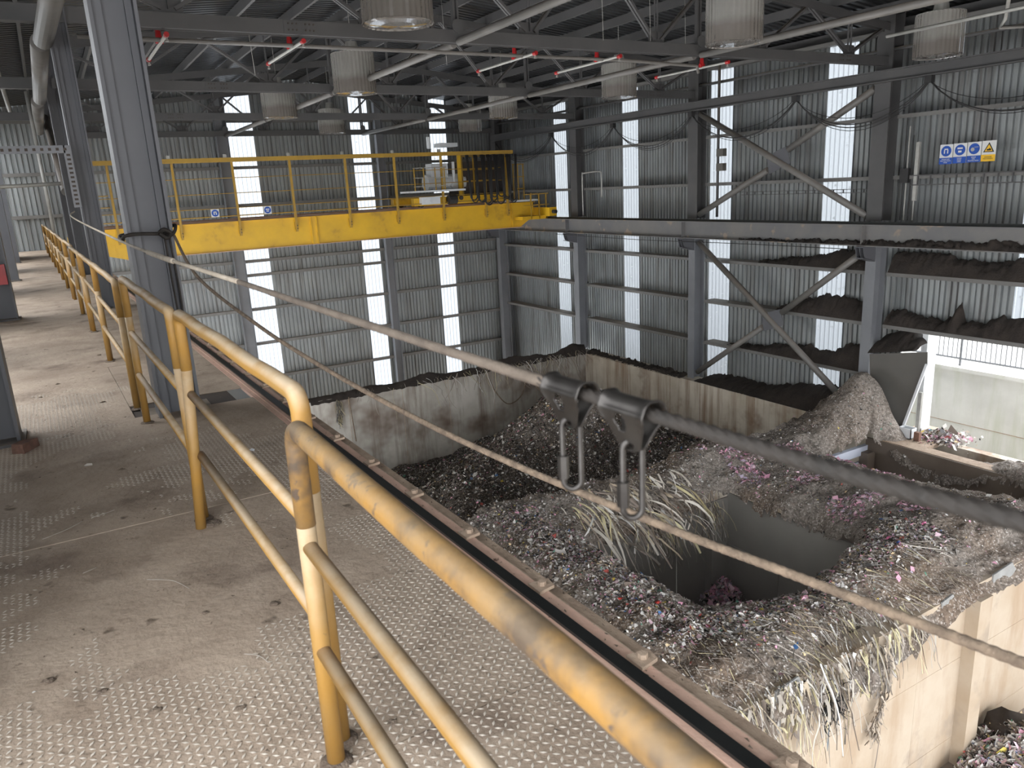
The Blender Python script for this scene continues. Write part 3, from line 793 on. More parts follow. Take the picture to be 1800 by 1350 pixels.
# trolley
tr = thing('crane_trolley', 'hoist trolley with white hoist and yellow railings on top of the crane', 'trolley', (0, 0, .86))
MB().box((14.0, 31.75, .05), (18.6, 32.1, .38)).build('side_frame', 'crane', tr)
MB().box((14.0, 34.1, .05), (18.6, 34.45, .38)).build('side_frame', 'crane', tr)
MB().box((15.3, 32.1, .2), (18.4, 34.1, .3)).build('cross_frame', 'crane', tr)
for x in (14.4, 18.2):
    for y in (31.88, 34.2): MB().tube([(x, y, .12), (x, y+.14, .12)], .15, 12).build('wheel', 'deck', tr)
MB().box((14.25, 31.5, .1), (15.15, 31.75, .42)).tube([(14.7, 31.5, .27), (14.7, 31.46, .27)], .09, 12).build('maker_plate', 'white', tr)
MB().tube([(15.55, 31.5, .25), (15.95, 31.5, .25)], .2, 12).build('motor', 'black', tr)
MB().tube([(16.3, 31.7, .3), (16.3, 31.66, .3)], .1, 12).build('bore', 'deck', tr)
MB().box((13.9, 31.4, .62), (16.4, 33.0, .7)).build('platform', 'white', tr)
for x in (13.95, 14.4, 14.95, 15.4): MB().box((x-.02, 31.4, .7), (x+.02, 31.44, 1.68)).build('rail_post', 'crane_dull', tr)
for z in (.86, 1.22, 1.64): MB().box((13.9, 31.4, z), (15.5, 31.44, z+.035)).build('guard_line', 'galv', tr)
MB().tube([(15.0, 32.6, 1.0), (16.9, 32.6, 1.0)], .38, 16).build('hoist_drum', 'white', tr)
MB().box((15.2, 32.3, .7), (16.0, 32.9, 1.85)).build('hoist_housing', 'white', tr)
MB().tube([(16.25, 32.2, 1.9), (16.25, 32.2, 1.0), (16.1, 32.2, .8)], .07, 8).build('duct', 'white', tr)
MB().box((15.6, 32.1, 2.55), (16.5, 32.7, 2.72)).tube([(15.2, 32.4, 2.5), (15.2, 32.4, 3.0)], .1, 8).build('fan_cowl', 'white', tr)
MB().box((16.4, 32.0, .3), (16.55, 32.1, 2.3)).build('mast', 'crane', tr)
MB().box((16.8, 32.3, .35), (18.5, 33.9, 1.9)).build('control_cabinet', 'deck', tr)
for x in (16.7, 17.3, 17.9, 18.5): MB().box((x-.03, 32.2, .3), (x+.03, 32.26, 2.2)).build('rail_post', 'crane_dull', tr)
for z in (1.0, 1.5, 2.1): MB().box((16.7, 32.2, z), (18.55, 32.25, z+.05)).build('guard_line', 'crane_dull', tr)
# round signs on the crane rail
def disc(mb, c, r, y, n=24):
    return mb.tube([(c[0], y, c[1]), (c[0], y-.006, c[1])], r, n)
for x, l, d in ((5.57, 'square white sign with a blue disc on the crane rail, against dark cladding', 0), (7.55, 'square white sign with a blue disc on the crane rail, beside a bright strip', 1)):
    t = thing('safety_sign', l, 'sign', (x, 31.42, 1.14), 'small signs on the crane rail')
    MB().box((-.15, 0, -.15), (.15, .012, .15)).build('sign_board', 'signwhite', t)
    disc(MB(), (0, 0), .13, 0).build('blue_disc', 'blue', t)
    mb = MB()
    if d == 0: mb.box((-.06, -.012, -.06), (-.02, -.007, .04)).box((.02, -.012, -.06), (.06, -.007, .04)).box((-.06, -.012, .02), (.06, -.007, .06))
    else: mb.box((-.07, -.012, .01), (.07, -.007, .05)).box((-.05, -.012, -.06), (.05, -.007, -.02))
    mb.build('pictogram', 'signwhite', t)

# ------------------------------------------------------------------ lamp shades
def lamp(x, y, z, label, hang=1.4):
    t = thing('hanging_lamp', label, 'lamp', (x, y, z), 'clear cylindrical lamp shades under the roof')
    R, H = .52, .93; nseg = 72; mb = MB(); o = 0
    for zz in (0.0, .02, H):
        for k in range(nseg):
            rr = R+(.012 if k % 2 else 0)+(0.008 if zz == 0 else 0); a = 2*math.pi*k/nseg
            mb.v.append((rr*math.cos(a), rr*math.sin(a), zz))
    for j in range(2):
        for k in range(nseg):
            a, b = j*nseg+k, j*nseg+(k+1) % nseg; mb.f.append((a, b, b+nseg, a+nseg))
    mb.build('ribbed_shade', 'acrylic', t)
    mb = MB(); vs = [(0, 0, -.03)]
    for rr, zz in ((.25, -.02), (.42, .0), (.50, .02)):
        for k in range(32): vs.append((rr*math.cos(2*math.pi*k/32), rr*math.sin(2*math.pi*k/32), zz))
    fs = [(0, 1+k, 1+(k+1) % 32) for k in range(32)]
    for j in range(2): fs += [(1+j*32+k, 1+(j+1)*32+k, 1+(j+1)*32+(k+1) % 32, 1+j*32+(k+1) % 32) for k in range(32)]
    mb.add(vs, fs).build('bottom_lens', 'acrylic', t)
    MB().tube([(0, 0, H-.05), (0, 0, H+.28)], [.2, .14], 16).build('lamp_housing', 'galv', t)
    mb = MB(); mb.tube([(0, 0, H+.28), (0, 0, roofz(x)+.3-z)], .008, 4); mb.build('suspension', 'galv', t)
    mb = MB(); mb.tube([(R*.98*math.cos(a), R*.98*math.sin(a), H) for a in np.linspace(0, 2*math.pi, 33)], .018, 5, False)
    mb.bar((-R, 0, H), (R, 0, H), .03, .03); mb.bar((0, -R, H), (0, R, H), .03, .03); mb.build('top_ring', 'galv', t)
L_l = [(5.0, 11.4, 'clear lamp shade cut by the top edge, left of centre, dusty bottom lens'),
       (7.2, 19.4, 'clear lamp shade hanging just behind the nearest truss, left of centre'),
       (6.9, 25.5, 'clear lamp shade left above the crane rail, below the middle truss'),
       (10.7, 32.0, 'small far lamp shade left of the tall bright window strip'),
       (11.9, 11.3, 'large clear lamp shade at the top, right of centre, brown dust band'),
       (15.6, 19.4, 'clear lamp shade crossed by the right tie tube'),
       (15.2, 25.7, 'clear lamp shade above the crane trolley'),
       (17.2, 32.1, 'small far lamp shade above the festoon cables'),
       (18.6, 11.3, 'clear lamp shade at the upper right beside the bent pipe')]
for x, y, l in L_l: lamp(x, y, 4.02, l)

# ------------------------------------------------------------------ sprinkler pipes
long_tube('main_pipe', [(.9, 14.45, 4.2), (6, 14.45, 4.2), (11.8, 14.45, 4.2), (14.0, 14.45, 4.15), (14.1, 14.5, 4.0)], .035, 'tube', 'thin water pipe running under the nearest truss', 'pipe')
sl = ['beside the thick column', 'next to the splice plate', 'below the middle of the nearest truss', 'right of the middle of the nearest truss', 'above the second window strip of the right wall']
for (x, y0, y1), s in zip(((2.12, 13.9, 16.3), (4.3, 13.9, 16.3), (9.1, 14.0, 16.4), (11.2, 13.9, 16.3), (14.55, 14.0, 16.5)), sl):
    t = thing('sprinkler_pipe', 'pale sprinkler branch pipe with red fittings, '+s, 'pipe', (x, 0, 4.18), 'sprinkler branch pipes')
    MB().tube([(0, y0, 0), (0, y1, 0)], .028, 8).build('branch_pipe', 'galv', t)
    MB().tube([(0, (y0+y1)/2-.4, .35), (0, (y0+y1)/2-.4, .02)], [.03, .06], 8).tube([(-.06, (y0+y1)/2-.4, .05), (.06, (y0+y1)/2-.4, .05)], .05, 8).build('red_clamp', 'red', t)
    for y in (y0, y1):
        MB().tube([(0, y-.05, 0), (0, y+.05, 0)], .042, 8).build('end_cap', 'red', t)
        MB().tube([(0, y, -.04), (0, y, -.1)], [.012, .03], 6).build('sprinkler_head', 'galv', t)
for i, (x, y, z) in enumerate(((15.6, 6.5, 4.6), (15.6, 11.5, 4.3))):
    pass
long_tube('water_pipe', [(15.6, 4.6, 4.25), (15.6, 10.6, 4.2)], .035, 'galv', 'pale pipe running out at the top right corner above the lamp shade', 'pipe')
long_tube('water_pipe', [(18.2, 9.6, 4.9), (18.75, 9.9, 4.8), (18.9, 10.0, 4.6), (18.9, 10.1, 4.45), (21.3, 9.0, 4.5)], .04, 'galv', 'pale bent pipe behind the upper right lamp shade', 'pipe')
for i, (x, y) in enumerate(((6.3, 14.1), (4.9, 20.1), (8.9, 17.7), (10.8, 14), (12.2, 14.1), (14.1, 15))):
    long_tube('hanging_wire', [(x, y, roofz(x)+.3), (x+.05, y, 4.5)], .006, 'galv', ['thin wire hanging left of the bolted splice plate', 'thin wire hanging above the second truss, left', 'thin wire hanging behind a lamp shade left of centre','thin wire hanging above the middle of the nearest truss','thin wire hanging right of the middle of the nearest truss','thin wire hanging near the large dusty lamp shade'][i], 'wire', 'suspension wires', 4)
# downpipes and tray at the far left
for i, (x, y) in enumerate(((-.75, 18.0), (-.35, 18.0))):
    long_tube('ceiling_pipe', [(x, 7.5, 5.0), (x-.1, 34, 5.0)], .06, 'galv', ('left' if i == 0 else 'right')+' one of two pale pipes running under the roof over the walkway', 'pipe', 'pipes over the walkway')
tag(MB().tube([(-.35, 15.6, 4.9), (-.35, 15.66, 4.9)], .14, 14).build('pipe_flange', 'red', None), 'red flange on a pipe over the walkway', 'flange')
long_tube('down_pipe', [(.12, 24.5, 4.6), (.12, 24.5, 0.0)], .05, 'galv', 'galvanised downpipe left of the far walkway columns', 'pipe')
t = thing('cable_tray', 'perforated galvanised cable tray crossing over the walkway and dropping down a column', 'cable tray', (0, 13.7, 0))
mb = MB().box((-2.2, -.02, 2.42), (.42, 0, 2.53)); mb.build('tray_run', 'post', t)
MB().box((.40, -.02, 1.62), (.50, 0, 2.53)).build('tray_drop', 'post', t)
for i in range(26): MB().box((-2.1+i*.1, -.026, 2.455), (-2.06+i*.1, -.02, 2.495)).build('slot', 'deck', t)
for i in range(12): MB().box((.425, -.026, 1.66+i*.065), (.475, -.02, 1.69+i*.065)).build('slot', 'deck', t)
long_tube('conduit', [(-2.2, 14.4, 1.95), (.3, 14.4, 2.0)], .03, 'galv', 'thin conduit below the perforated cable tray', 'conduit')

# cross beams at left (tie into the outer columns)
for y in (14.2, 21.75, 29.3):
    tag(MB().box((-2.3, y-.1, 4.32), (.5, y+.1, 4.56)).build('tie_beam', 'steel'), {14.2: 'dark beam over the walkway at the top left corner', 21.75: 'dark beam over the walkway, second from the viewer', 29.3: 'dark beam over the walkway, farthest of three'}[y], 'beam', 'beams over the walkway')

# ------------------------------------------------------------------ handrail
secs = [(-1.1, 1.93), (2.01, 3.96), (4.05, 6.25), (6.75, 9.1), (9.2, 11.5), (11.6, 13.55), (13.65, 15.95), (16.15, 18.4), (18.5, 20.7), (20.8, 23.0), (23.1, 25.4), (25.5, 28), (28.1, 31), (31.1, 34)]
words = ['nearest yellow handrail section, worn and dirty, running out below the frame', 'second yellow handrail section from the viewer, its far post bright yellow', 'third yellow handrail section, in front of the thick grey column',
         'fourth yellow handrail section from the viewer', 'fifth yellow handrail section from the viewer', 'sixth yellow handrail section from the viewer', 'seventh yellow handrail section from the viewer',
         'eighth yellow handrail section from the viewer', 'ninth yellow handrail section from the viewer', 'tenth yellow handrail section from the viewer', 'eleventh yellow handrail section from the viewer',
         'twelfth yellow handrail section from the viewer', 'yellow handrail section last but one at the far end', 'last yellow handrail section at the far end of the walkway']
for i, ((a, b), l) in enumerate(zip(secs, words)):
    t = thing('handrail_section', l, 'handrail', (0, 0, 0), 'yellow handrail sections')
    x0 = .48; m = 'yellow_near' if i == 0 else 'yellow'
    ht = (1.04, 1.10, 1.10, 1.04, 1.02, 1.03, 1.05)[i] if i < 7 else 1.05
    dx = .022 if i == 1 else (0 if i % 2 == 0 else -.012)
    r = .027
    X0 = (lambda y: .458) if i == 0 else (lambda y: WX(x0+dx, y))
    R = .055; pts = [(X0(a), a, ht-.28)]
    for k in range(7):
        th = math.pi/2*k/6; pts.append((X0(a), a+R-R*math.cos(th), ht-R+R*math.sin(th)))
    for k in range(1, 8):
        y = a+R+(b-a-2*R)*k/8; pts.append((X0(y), y, ht+.004*math.sin(k*1.7+i)))
    for k in range(7):
        th = math.pi/2*k/6; pts.append((X0(b), b-R+R*math.sin(th), ht-R+R*math.cos(th)))
    pts.append((X0(b), b, ht-.28))
    MB().tube(pts, r, 20 if i < 3 else 10).build('top_rail', m, t, smooth=True)
    for y in (a, b):
        MB().tube([(X0(y)-(.055 if i == 1 and y == b else 0), y-(.02 if i == 1 and y == b else 0), 0), (X0(y), y, ht-.27)], r*.97, 18 if i < 3 else 8).build('post', 'yellow', t, smooth=True)
    for z in (.70, .38):
        MB().tube([(X0(a), a, z), (X0((a+b)/2), (a+b)/2, z), (X0(b), b, z)], .0205, 16 if i < 3 else 8).build('mid_rail', 'yellow', t, smooth=True)
    if i < 6:
        for y in (a, b): MB().tube([(X0(y), y, 0), (X0(y), y, .006), (X0(y), y, .012)], [.05, .045, .03], 12).build('weld_collar', 'clod', t)

# ------------------------------------------------------------------ wire rope and rope
def smooth_path(P, n):
    P = [Vector(p) for p in P]; out = []
    for i in range(len(P)-1):
        p0, p1, p2, p3 = P[max(i-1, 0)], P[i], P[i+1], P[min(i+2, len(P)-1)]
        m = max(2, int(n*(p2-p1).length)+2)
        for k in range(m):
            t = k/m; out.append(0.5*((2*p1)+(p2-p0)*t+(2*p0-5*p1+4*p2-p3)*t*t+(3*p1-p0-3*p2+p3)*t**3))
    out.append(P[-1]); return out
cable_pts = [(.40, 14.05, 1.56), (.312, 12.579, 1.497), (.434, 5.944, 1.367), (.51, 2.39, 1.357), (.532, 1.397, 1.356), (.543, .93, 1.357), (.55, .627, 1.360), (.556, .367, 1.364), (.561, .196, 1.371), (.568, -.15, 1.38), (.575, -.9, 1.40)]
cpath = smooth_path(cable_pts, 60)
wr = thing('wire_rope', 'taut steel wire rope strung beside the handrail, carrying two hangers', 'wire rope', (0, 0, 0))
near = [p for p in cpath if p.y < .86]; mid = [p for p in cpath if .80 <= p.y < 2.7]; far = [p for p in cpath if p.y >= 2.6]
MB().tube(far, .0088, 12).build('sleeved_length', 'sleeve', wr, smooth=True)
MB().tube(mid, .0083, 12, lobes=6, lobe=.08, twist=60).build('dusty_length', 'midwire', wr, smooth=True)
near = smooth_path(near[::6]+[near[-1]], 500)
MB().tube(near, .0078, 18, lobes=6, lobe=.13, twist=60).build('twisted_length', 'wire', wr, smooth=True)
MB().tube([p for p in far if 3.9 < p.y < 4.8], [.010]+[.0145]*(len([p for p in far if 3.9 < p.y < 4.8])-2)+[.010], 8).build('splice_sleeve', 'sleeve', wr, smooth=True)
rope_pts = [(.80, 6.30, 1.385), (.789, 5.404, 1.139), (.873, 4.209, .963), (.947, 3.273, .873), (1.017, 2.468, .824), (1.074, 1.869, .809), (1.137, 1.248, .815), (1.172, .914, .828), (1.215, .51, .84), (1.23, .365, .847), (1.25, 0.0, .86), (1.28, -.8, .88)]
rp = smooth_path(rope_pts, 260)
rt_ = thing('rope', 'dusty brown rope tied round the thick column and drawn towards the viewer below the wire', 'rope', (0, 0, 0))
MB().tube(rp, .0098, 14, lobes=3, lobe=.07, twist=95).build('rope_run', 'rope', rt_, smooth=True)
z = 1.40
wrap = [(.80, 6.30, z-.01), (.70, 6.27, z+.0), (.55, 6.26, z+.01), (.465, 6.27, z), (.455, 6.34, z-.03), (.455, 6.60, z-.02), (.5, 6.63, z), (.8, 6.63, z+.02), (.825, 6.58, z+.04), (.825, 6.33, z+.05), (.80, 6.28, z+.0), (.74, 6.25, z-.02)]
MB().tube(smooth_path(wrap, 40), .013, 8).build('wrap', 'wire', rt_, smooth=True)
MB().tube(smooth_path([(.70, 6.25, z+.01), (.73, 6.22, z+.03), (.77, 6.24, z), (.74, 6.22, z-.03), (.70, 6.24, z)], 80), .016, 8).build('knot', 'wire', rt_, smooth=True)
MB().tube(smooth_path([(.73, 6.26, z), (.735, 6.27, z-.4), (.75, 6.28, z-.9)], 8), .008, 6).build('loose_end', 'wire', rt_, smooth=True)
MB().tube(smooth_path([(.76, 6.26, z), (.775, 6.27, z-.45), (.77, 6.28, z-.8)], 8), .007, 6).build('loose_end', 'wire', rt_, smooth=True)

# hangers on the wire rope
def hanger(c, d, label, spin, drop=.1):
    t = thing('rope_hanger', label, 'hanger', c, 'rope hangers')
    d = Vector(d).normalized(); side = d.cross(Vector((0, 0, 1))).normalized(); upv = side.cross(d)
    def P(a, s, h): return tuple(d*a+side*s+upv*h)
    NU, NV = 22, 44; r = .0135; leg = .052
    grid = []
    for j in range(NV+1):
        v = j/NV*2-1        # -1 .. 1 across the fold
        row = []
        arc = .36
        if abs(v) < arc:
            th = v/arc*math.pi/2; s_, h_ = r*math.sin(th), r*math.cos(th); f = 0
        else:
            f = (abs(v)-arc)/(1-arc); sg = 1 if v > 0 else -1
            s_ = sg*(r*(1-f)**1.2+.0035); h_ = -leg*f
        half = .040*(1-.12*f) if f < .15 else .040*(1-.12*.15)-(.040*.98-.0165)*((f-.15)/.85)**.85
        if f > .86: half *= math.sqrt(max(.05, 1-((f-.86)/.15)**2))
        for i in range(NU+1):
            u = i/NU*2-1
            flare = .0035*abs(u)**6 if f < .3 else 0
            sgn = 1 if s_ >= 0 else -1
            row.append(P(u*half, s_+sgn*flare, h_+(flare if abs(v) < arc else 0)))
        grid.append(row)
    mb = MB(); mb.v = [p for row in grid for p in row]
    for j in range(NV):
        vv = (j+.5)/NV*2-1; f = max(0, (abs(vv)-.36)/.64)
        for i in range(NU):
            uu = (i+.5)/NU*2-1
            if ((f-.30)/.22)**2+((uu+.15)/.27)**2 < 1 and f > 0.03: continue      # keyhole
            if ((f-.86)/.075)**2+(uu/.5)**2 < 1: continue                  # eye for the link
            a = j*(NU+1)+i; mb.f.append((a, a+1, a+NU+2, a+NU+1))
    o = mb.build('saddle', 'hanger', t, smooth=True)
    so = o.modifiers.new('thick', 'SOLIDIFY'); so.thickness = .0032; so.offset = 0
    sb = o.modifiers.new('sub', 'SUBSURF'); sb.levels = 1; sb.render_levels = 2
    # quick link
    ax = Vector((math.cos(spin), math.sin(spin), 0)); top = Vector(P(0, 0, -leg*.86))+Vector((0, 0, .006))
    hw, ln, rr = .0118, drop, .0041; pts = []
    for k in range(13): a = math.pi*k/12; pts.append(top+ax*(hw*math.cos(a))+Vector((0, 0, hw*math.sin(a)-hw)))
    for k in range(13): a = math.pi+math.pi*k/12; pts.append(top+ax*(hw*math.cos(a))+Vector((0, 0, hw*math.sin(a)-ln+hw)))
    pts.append(pts[0])
    MB().tube(pts, rr, 12, False).build('quick_link', 'hanger', t, smooth=True)
    p = top-ax*hw
    MB().tube([p+Vector((0, 0, -ln*.52)), p+Vector((0, 0, -ln*.84))], .0078, 6).build('link_nut', 'hanger', t)
def on_cable(y):
    return min(cpath, key=lambda p: abs(p.y-y))
def cab_at(y):
    for a, b in zip(cpath[:-1], cpath[1:]):
        if (a.y-y)*(b.y-y) <= 0: return a.lerp(b, (y-a.y)/(b.y-a.y))
dcab = (.01, -.3, .003)
hanger(cab_at(.790), dcab, 'dark steel hanger on the wire rope, left of the two, with its quick link', math.radians(-34))
hanger(cab_at(.668), dcab, 'dark steel hanger on the wire rope, right of the two, with its quick link', math.radians(-26))

# ================================================================== WASTE
hole1 = [(9.0, 12.6), (8.8, 11.2), (8.85, 10.2), (9.2, 9.3), (9.75, 8.75), (10.75, 8.4), (11.8, 8.5), (13.1, 8.75), (13.9, 9.3), (14.15, 10.2), (14.1, 13.2), (12.6, 13.2), (11.0, 13.15), (9.6, 13.1)]
hole2 = [(19.93, 13.25), (19.93, 8.7), (19.3, 8.3), (18.4, 8.25), (17.9, 8.9), (17.75, 10.2), (17.5, 11.6), (17.2, 13.25)]
def sdf(x, y, poly):
    d = np.full(x.shape, 1e9); inside = np.zeros(x.shape, bool); n = len(poly)
    for i in range(n):
        ax, ay = poly[i]; bx, by = poly[(i+1) % n]; ex, ey = bx-ax, by-ay; wx, wy = x-ax, y-ay
        t = np.clip((wx*ex+wy*ey)/(ex*ex+ey*ey), 0, 1)
        d = np.minimum(d, (wx-ex*t)**2+(wy-ey*t)**2)
        c = (ay > y) != (by > y)
        xi = ex*(y-ay)/(ey if abs(ey) > 1e-9 else 1e-9)+ax
        inside ^= c & (x < xi)
    return np.where(inside, -1, 1)*np.sqrt(d)
def bump(x, y, cx, cy, s, a): return a*np.exp(-((x-cx)**2+(y-cy)**2)/(2*s*s))
def Hf(x, y, rough=True):
    # far heap
    far = -9.75+.055*(x-9)+.0*y+bump(x, y, 16.6, 23.3, 2.3, 3.2)+bump(x, y, 11.8, 22.0, 1.9, 1.35)+bump(x, y, 19.3, 17.5, 2.2, 1.6)+bump(x, y, 9.2, 19.5, 1.5, .7)
    # ring round the near hopper and ridge towards the doorway
    cx0, cx1, cy0, cy1 = 7.7, 16.4, 7.75, 14.5
    crest = -5.72-.17*np.clip(x-13.6, 0, 2.4)/2.4*np.clip(y-8.3, 0, 1)*(y < 14.9)+.1*np.sin(x*.9+1)+.09*np.sin(y*.8)
    crest = crest+np.clip((x-17.0)/3.2, 0, 1)**1.2*np.exp(-((y-13.95)/1.0)**2)*1.6
    dn = y-cy1; dl = cx0-x; df = cy0-y
    dr = x-cx1
    inside_d = np.minimum.reduce([np.where(x < cx1+9, cy1-y, 99), x-cx0, y-cy0, np.abs(x-cx1)+np.where((y > cy1), 9, 0)])
    inside_d = np.minimum(np.clip(inside_d, 0, 99), 3)
    ring = crest-.05*inside_d-(.105-.04*np.clip((x-12)/2, 0, 1))*inside_d**2
    out = np.where(dn > 0, .15*dn+.95*np.clip(dn-.35, 0, 99), 0)+np.where(dl > 0, .16*dl+.30*dl**2, 0)+np.where(df > 0, .1*df+.45*df**2, 0)
    ring = ring-out
    k = .35
    h = np.clip(.5+.5*(ring-far)/k, 0, 1)
    z = far*(1-h)+ring*h+k*h*(1-h)
    if rough:
        z = z+(.17+.12*np.exp(-((x-19.5)/1.6)**2-((y-14)/1.5)**2))*fnoise(x, y, 1, 3, .55)+.07*fnoise(x, y, 2, 5, 2.2, .6)
    nz = .10*fnoise(x, y, 5, 5, 1.9, .62)
    s = np.minimum(sdf(x, y, hole1), sdf(x, y, hole2))+nz
    z = z-.16*np.exp(-np.clip(s, 0, 9)/.2)
    lip = np.clip(-s/.12, 0, 1)
    z = z-.26*lip*lip*(3-2*lip)
    return z, s
dx = .055
xs_ = np.arange(4.2, 20.62, dx); ys_ = np.arange(6.62, 28.45, dx)
GX, GY = np.meshgrid(xs_, ys_, indexing='ij')
GZ, GS = Hf(GX, GY)
GZ = np.where(GY < 7.3, np.minimum(GZ, -5.95-.10*(7.3-GY)/.4+.05*fnoise(GX, GY, 8, 3, 3)), GZ)
drp = np.clip(.18+.3*fnoise(GX, GY*0, 71, 4, 1.1)+.25*fnoise(GX, GY*0, 72, 3, 4), .04, 1)*np.clip((13.8-GX)/3, .15, 1)
GZ = np.where(GY < 6.86, GZ-(6.86-GY)/.22*drp, GZ)
soil = fnoise(GX, GY, 11, 4, .8)
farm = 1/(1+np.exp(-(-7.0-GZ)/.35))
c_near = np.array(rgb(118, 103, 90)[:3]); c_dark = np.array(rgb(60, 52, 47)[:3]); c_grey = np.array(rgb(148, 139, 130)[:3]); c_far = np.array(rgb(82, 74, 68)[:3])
f1 = np.clip(.5+.9*soil, 0, 1)[..., None]
cols = c_near*(1-f1)+c_grey*f1*.8+c_dark*.2*f1
crestm = np.exp(-((GS-.5)/.5)**2)[..., None]
cols = cols*(1-.35*crestm)+c_grey*.35*crestm
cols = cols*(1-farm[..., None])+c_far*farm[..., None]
NX, NY = GX.shape
a = (np.arange(NX-1)[:, None]*NY+np.arange(NY-1)[None]).ravel()
q = np.stack([a, a+NY, a+NY+1, a+1], 1)
okq = (GS > -.13).ravel()[q].all(1)
Vh = np.stack([GX, GY, GZ], -1).reshape(-1, 3)
used = np.zeros(len(Vh), bool); used[q[okq].ravel()] = True
remap = np.cumsum(used)-1
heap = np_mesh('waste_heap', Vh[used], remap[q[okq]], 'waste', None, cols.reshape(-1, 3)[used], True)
tag(heap, 'vast heap of brown shredded waste around two hopper openings', 'waste', kind='stuff')

# flakes of paper and plastic lying on the heap
PAL = [(rgb(214, 210, 205), 34), (rgb(176, 170, 164), 26), (rgb(150, 138, 124), 16), (rgb(112, 100, 90), 14), (rgb(46, 42, 40), 12), (rgb(200, 178, 140), 5), (rgb(178, 84, 74), 1.6), (rgb(70, 110, 160), 1.5), (rgb(90, 140, 120), 1.2), (rgb(206, 150, 170), 4), (rgb(210, 190, 90), .8)]
pal = np.array([p[0][:3] for p in PAL]); pw = np.array([p[1] for p in PAL], float); pw /= pw.sum()
PINK = np.array([rgb(224, 172, 190)[:3], rgb(208, 150, 172)[:3], rgb(232, 200, 210)[:3], rgb(186, 172, 190)[:3]])
def flakes(name, x, y, size, pinky, parent, far=False, zoff=.015):
    z, s = Hf(x, y)
    ok = (s > -.02) & (y > 6.95)
    x, y, z, size, pinky = x[ok], y[ok], z[ok]+zoff, size[ok], pinky[ok]; n = len(x)
    e = .05; zx = (Hf(x+e, y)[0]-z)/e; zy = (Hf(x, y+e)[0]-z)/e
    nrm = np.stack([-np.clip(zx, -1.5, 1.5), -np.clip(zy, -1.5, 1.5), np.ones(n)], 1)+RNG.normal(0, .55, (n, 3))
    nrm /= np.linalg.norm(nrm, axis=1)[:, None]
    t = RNG.normal(0, 1, (n, 3)); t -= nrm*(t*nrm).sum(1)[:, None]; t /= np.linalg.norm(t, axis=1)[:, None]
    b = np.cross(nrm, t)
    asp = RNG.uniform(.25, 1, n)
    C_ = np.stack([x, y, z], 1); T = t*size[:, None]; B = b*(size*asp)[:, None]
    j = lambda: RNG.uniform(.6, 1.2, (n, 1))
    Vv = np.stack([C_-T*j(), C_-B*j()+nrm*size[:, None]*.25, C_+T*j(), C_+B*j()-nrm*size[:, None]*.1], 1)
    ci = RNG.choice(len(pal), n, p=pw); cc = pal[ci]*RNG.uniform(.7, 1.3, (n, 1))
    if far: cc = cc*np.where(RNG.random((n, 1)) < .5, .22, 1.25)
    pk = RNG.random(n) < pinky
    cc[pk] = PINK[RNG.integers(0, 4, pk.sum())]*RNG.uniform(.75, 1.1, (pk.sum(), 1))
    cc = np.repeat(cc[:, None], 4, 1)
    return np_mesh(name, Vv.reshape(-1, 3), np.arange(n*4).reshape(n, 4), 'chip', parent, np.clip(cc.reshape(-1, 3), 0, 1), kind='stuff')
n = 46000
x = RNG.uniform(5.2, 20.3, n); y = RNG.uniform(6.95, 15.4, n)
crestw = np.exp(-((sdf(x, y, hole1)-.7)/.9)**2)
dens = .2+.8*np.clip(.4+fnoise(x, y, 21, 3, .9), 0, 1)*(.25+crestw)
kp = RNG.random(n) < dens; x, y = x[kp], y[kp]
pinkm = np.clip(fnoise(x, y, 33, 3, 1.1)-.15, 0, 1)*np.exp(-((x-15.6)/1.5)**2)*1.3+.25*np.clip(fnoise(x, y, 35, 3, 1.4)-.6, 0, 1)
flakes('flake_layer', x, y, RNG.gamma(2.0, .009, len(x))+.006, pinkm*.6, heap)
n = 44000
x = RNG.uniform(6.0, 20.5, n); y = RNG.uniform(15.2, 28.2, n)
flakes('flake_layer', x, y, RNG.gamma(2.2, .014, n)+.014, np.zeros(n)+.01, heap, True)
n = 6000      # pink scraps gathered on the ridge between the hoppers and round the rim
x = np.concatenate([RNG.normal(14.9, .45, n//2), RNG.normal(16.5, .35, n//2)]); y = RNG.uniform(8.6, 14.6, n)
kp = fnoise(x, y, 41, 3, 1.1) > .12; x, y = x[kp], y[kp]
flakes('pink_flakes', x, y, RNG.gamma(2.2, .013, len(x))+.018, np.full(len(x), .9), heap)
n = 17000      # pale scraps on the front and left rim
th = RNG.random(n); px_ = np.where(th < .45, RNG.uniform(8.4, 14.6, n), RNG.normal(8.0, .45, n)); py_ = np.where(th < .45, RNG.normal(8.1, .35, n), RNG.uniform(8, 14.5, n))
flakes('pale_flakes', px_, py_, RNG.gamma(2.4, .009, n)+.009, np.full(n, .06), heap)

# larger scraps that can be told apart
big = [(13.1, 7.9, 'blue', rgb(36, 110, 200)), (11.2, 7.8, 'blue', rgb(30, 60, 200)), (14.2, 9.0, 'blue', rgb(40, 120, 190)), (15.6, 8.6, 'blue', rgb(40, 90, 180)), (8.1, 9.2, 'red', rgb(200, 70, 60)), (13.4, 8.3, 'pink', rgb(230, 130, 170)), (14.4, 8.2, 'pink', rgb(226, 120, 170)), (9.6, 9.0, 'blue', rgb(60, 150, 200)), (7.6, 9.6, 'red', rgb(210, 96, 84)), (12.4, 7.6, 'pink', rgb(224, 140, 180))]
BL = ['blue scrap on the front ridge below the brown rope, the paler blue', 'deep blue scrap on the front ridge, lowest blue one', 'light blue scrap right of the near hopper', 'blue scrap farthest right on the front ridge',
      'red scrap on the left rim of the near hopper', 'pink scrap on the front rim of the near hopper', 'pink scrap at the right front corner of the near hopper', 'small sky blue scrap on the left front rim of the hopper',
      'red scrap on the slope left of the near hopper', 'pink scrap low on the front ridge above the beige wall']
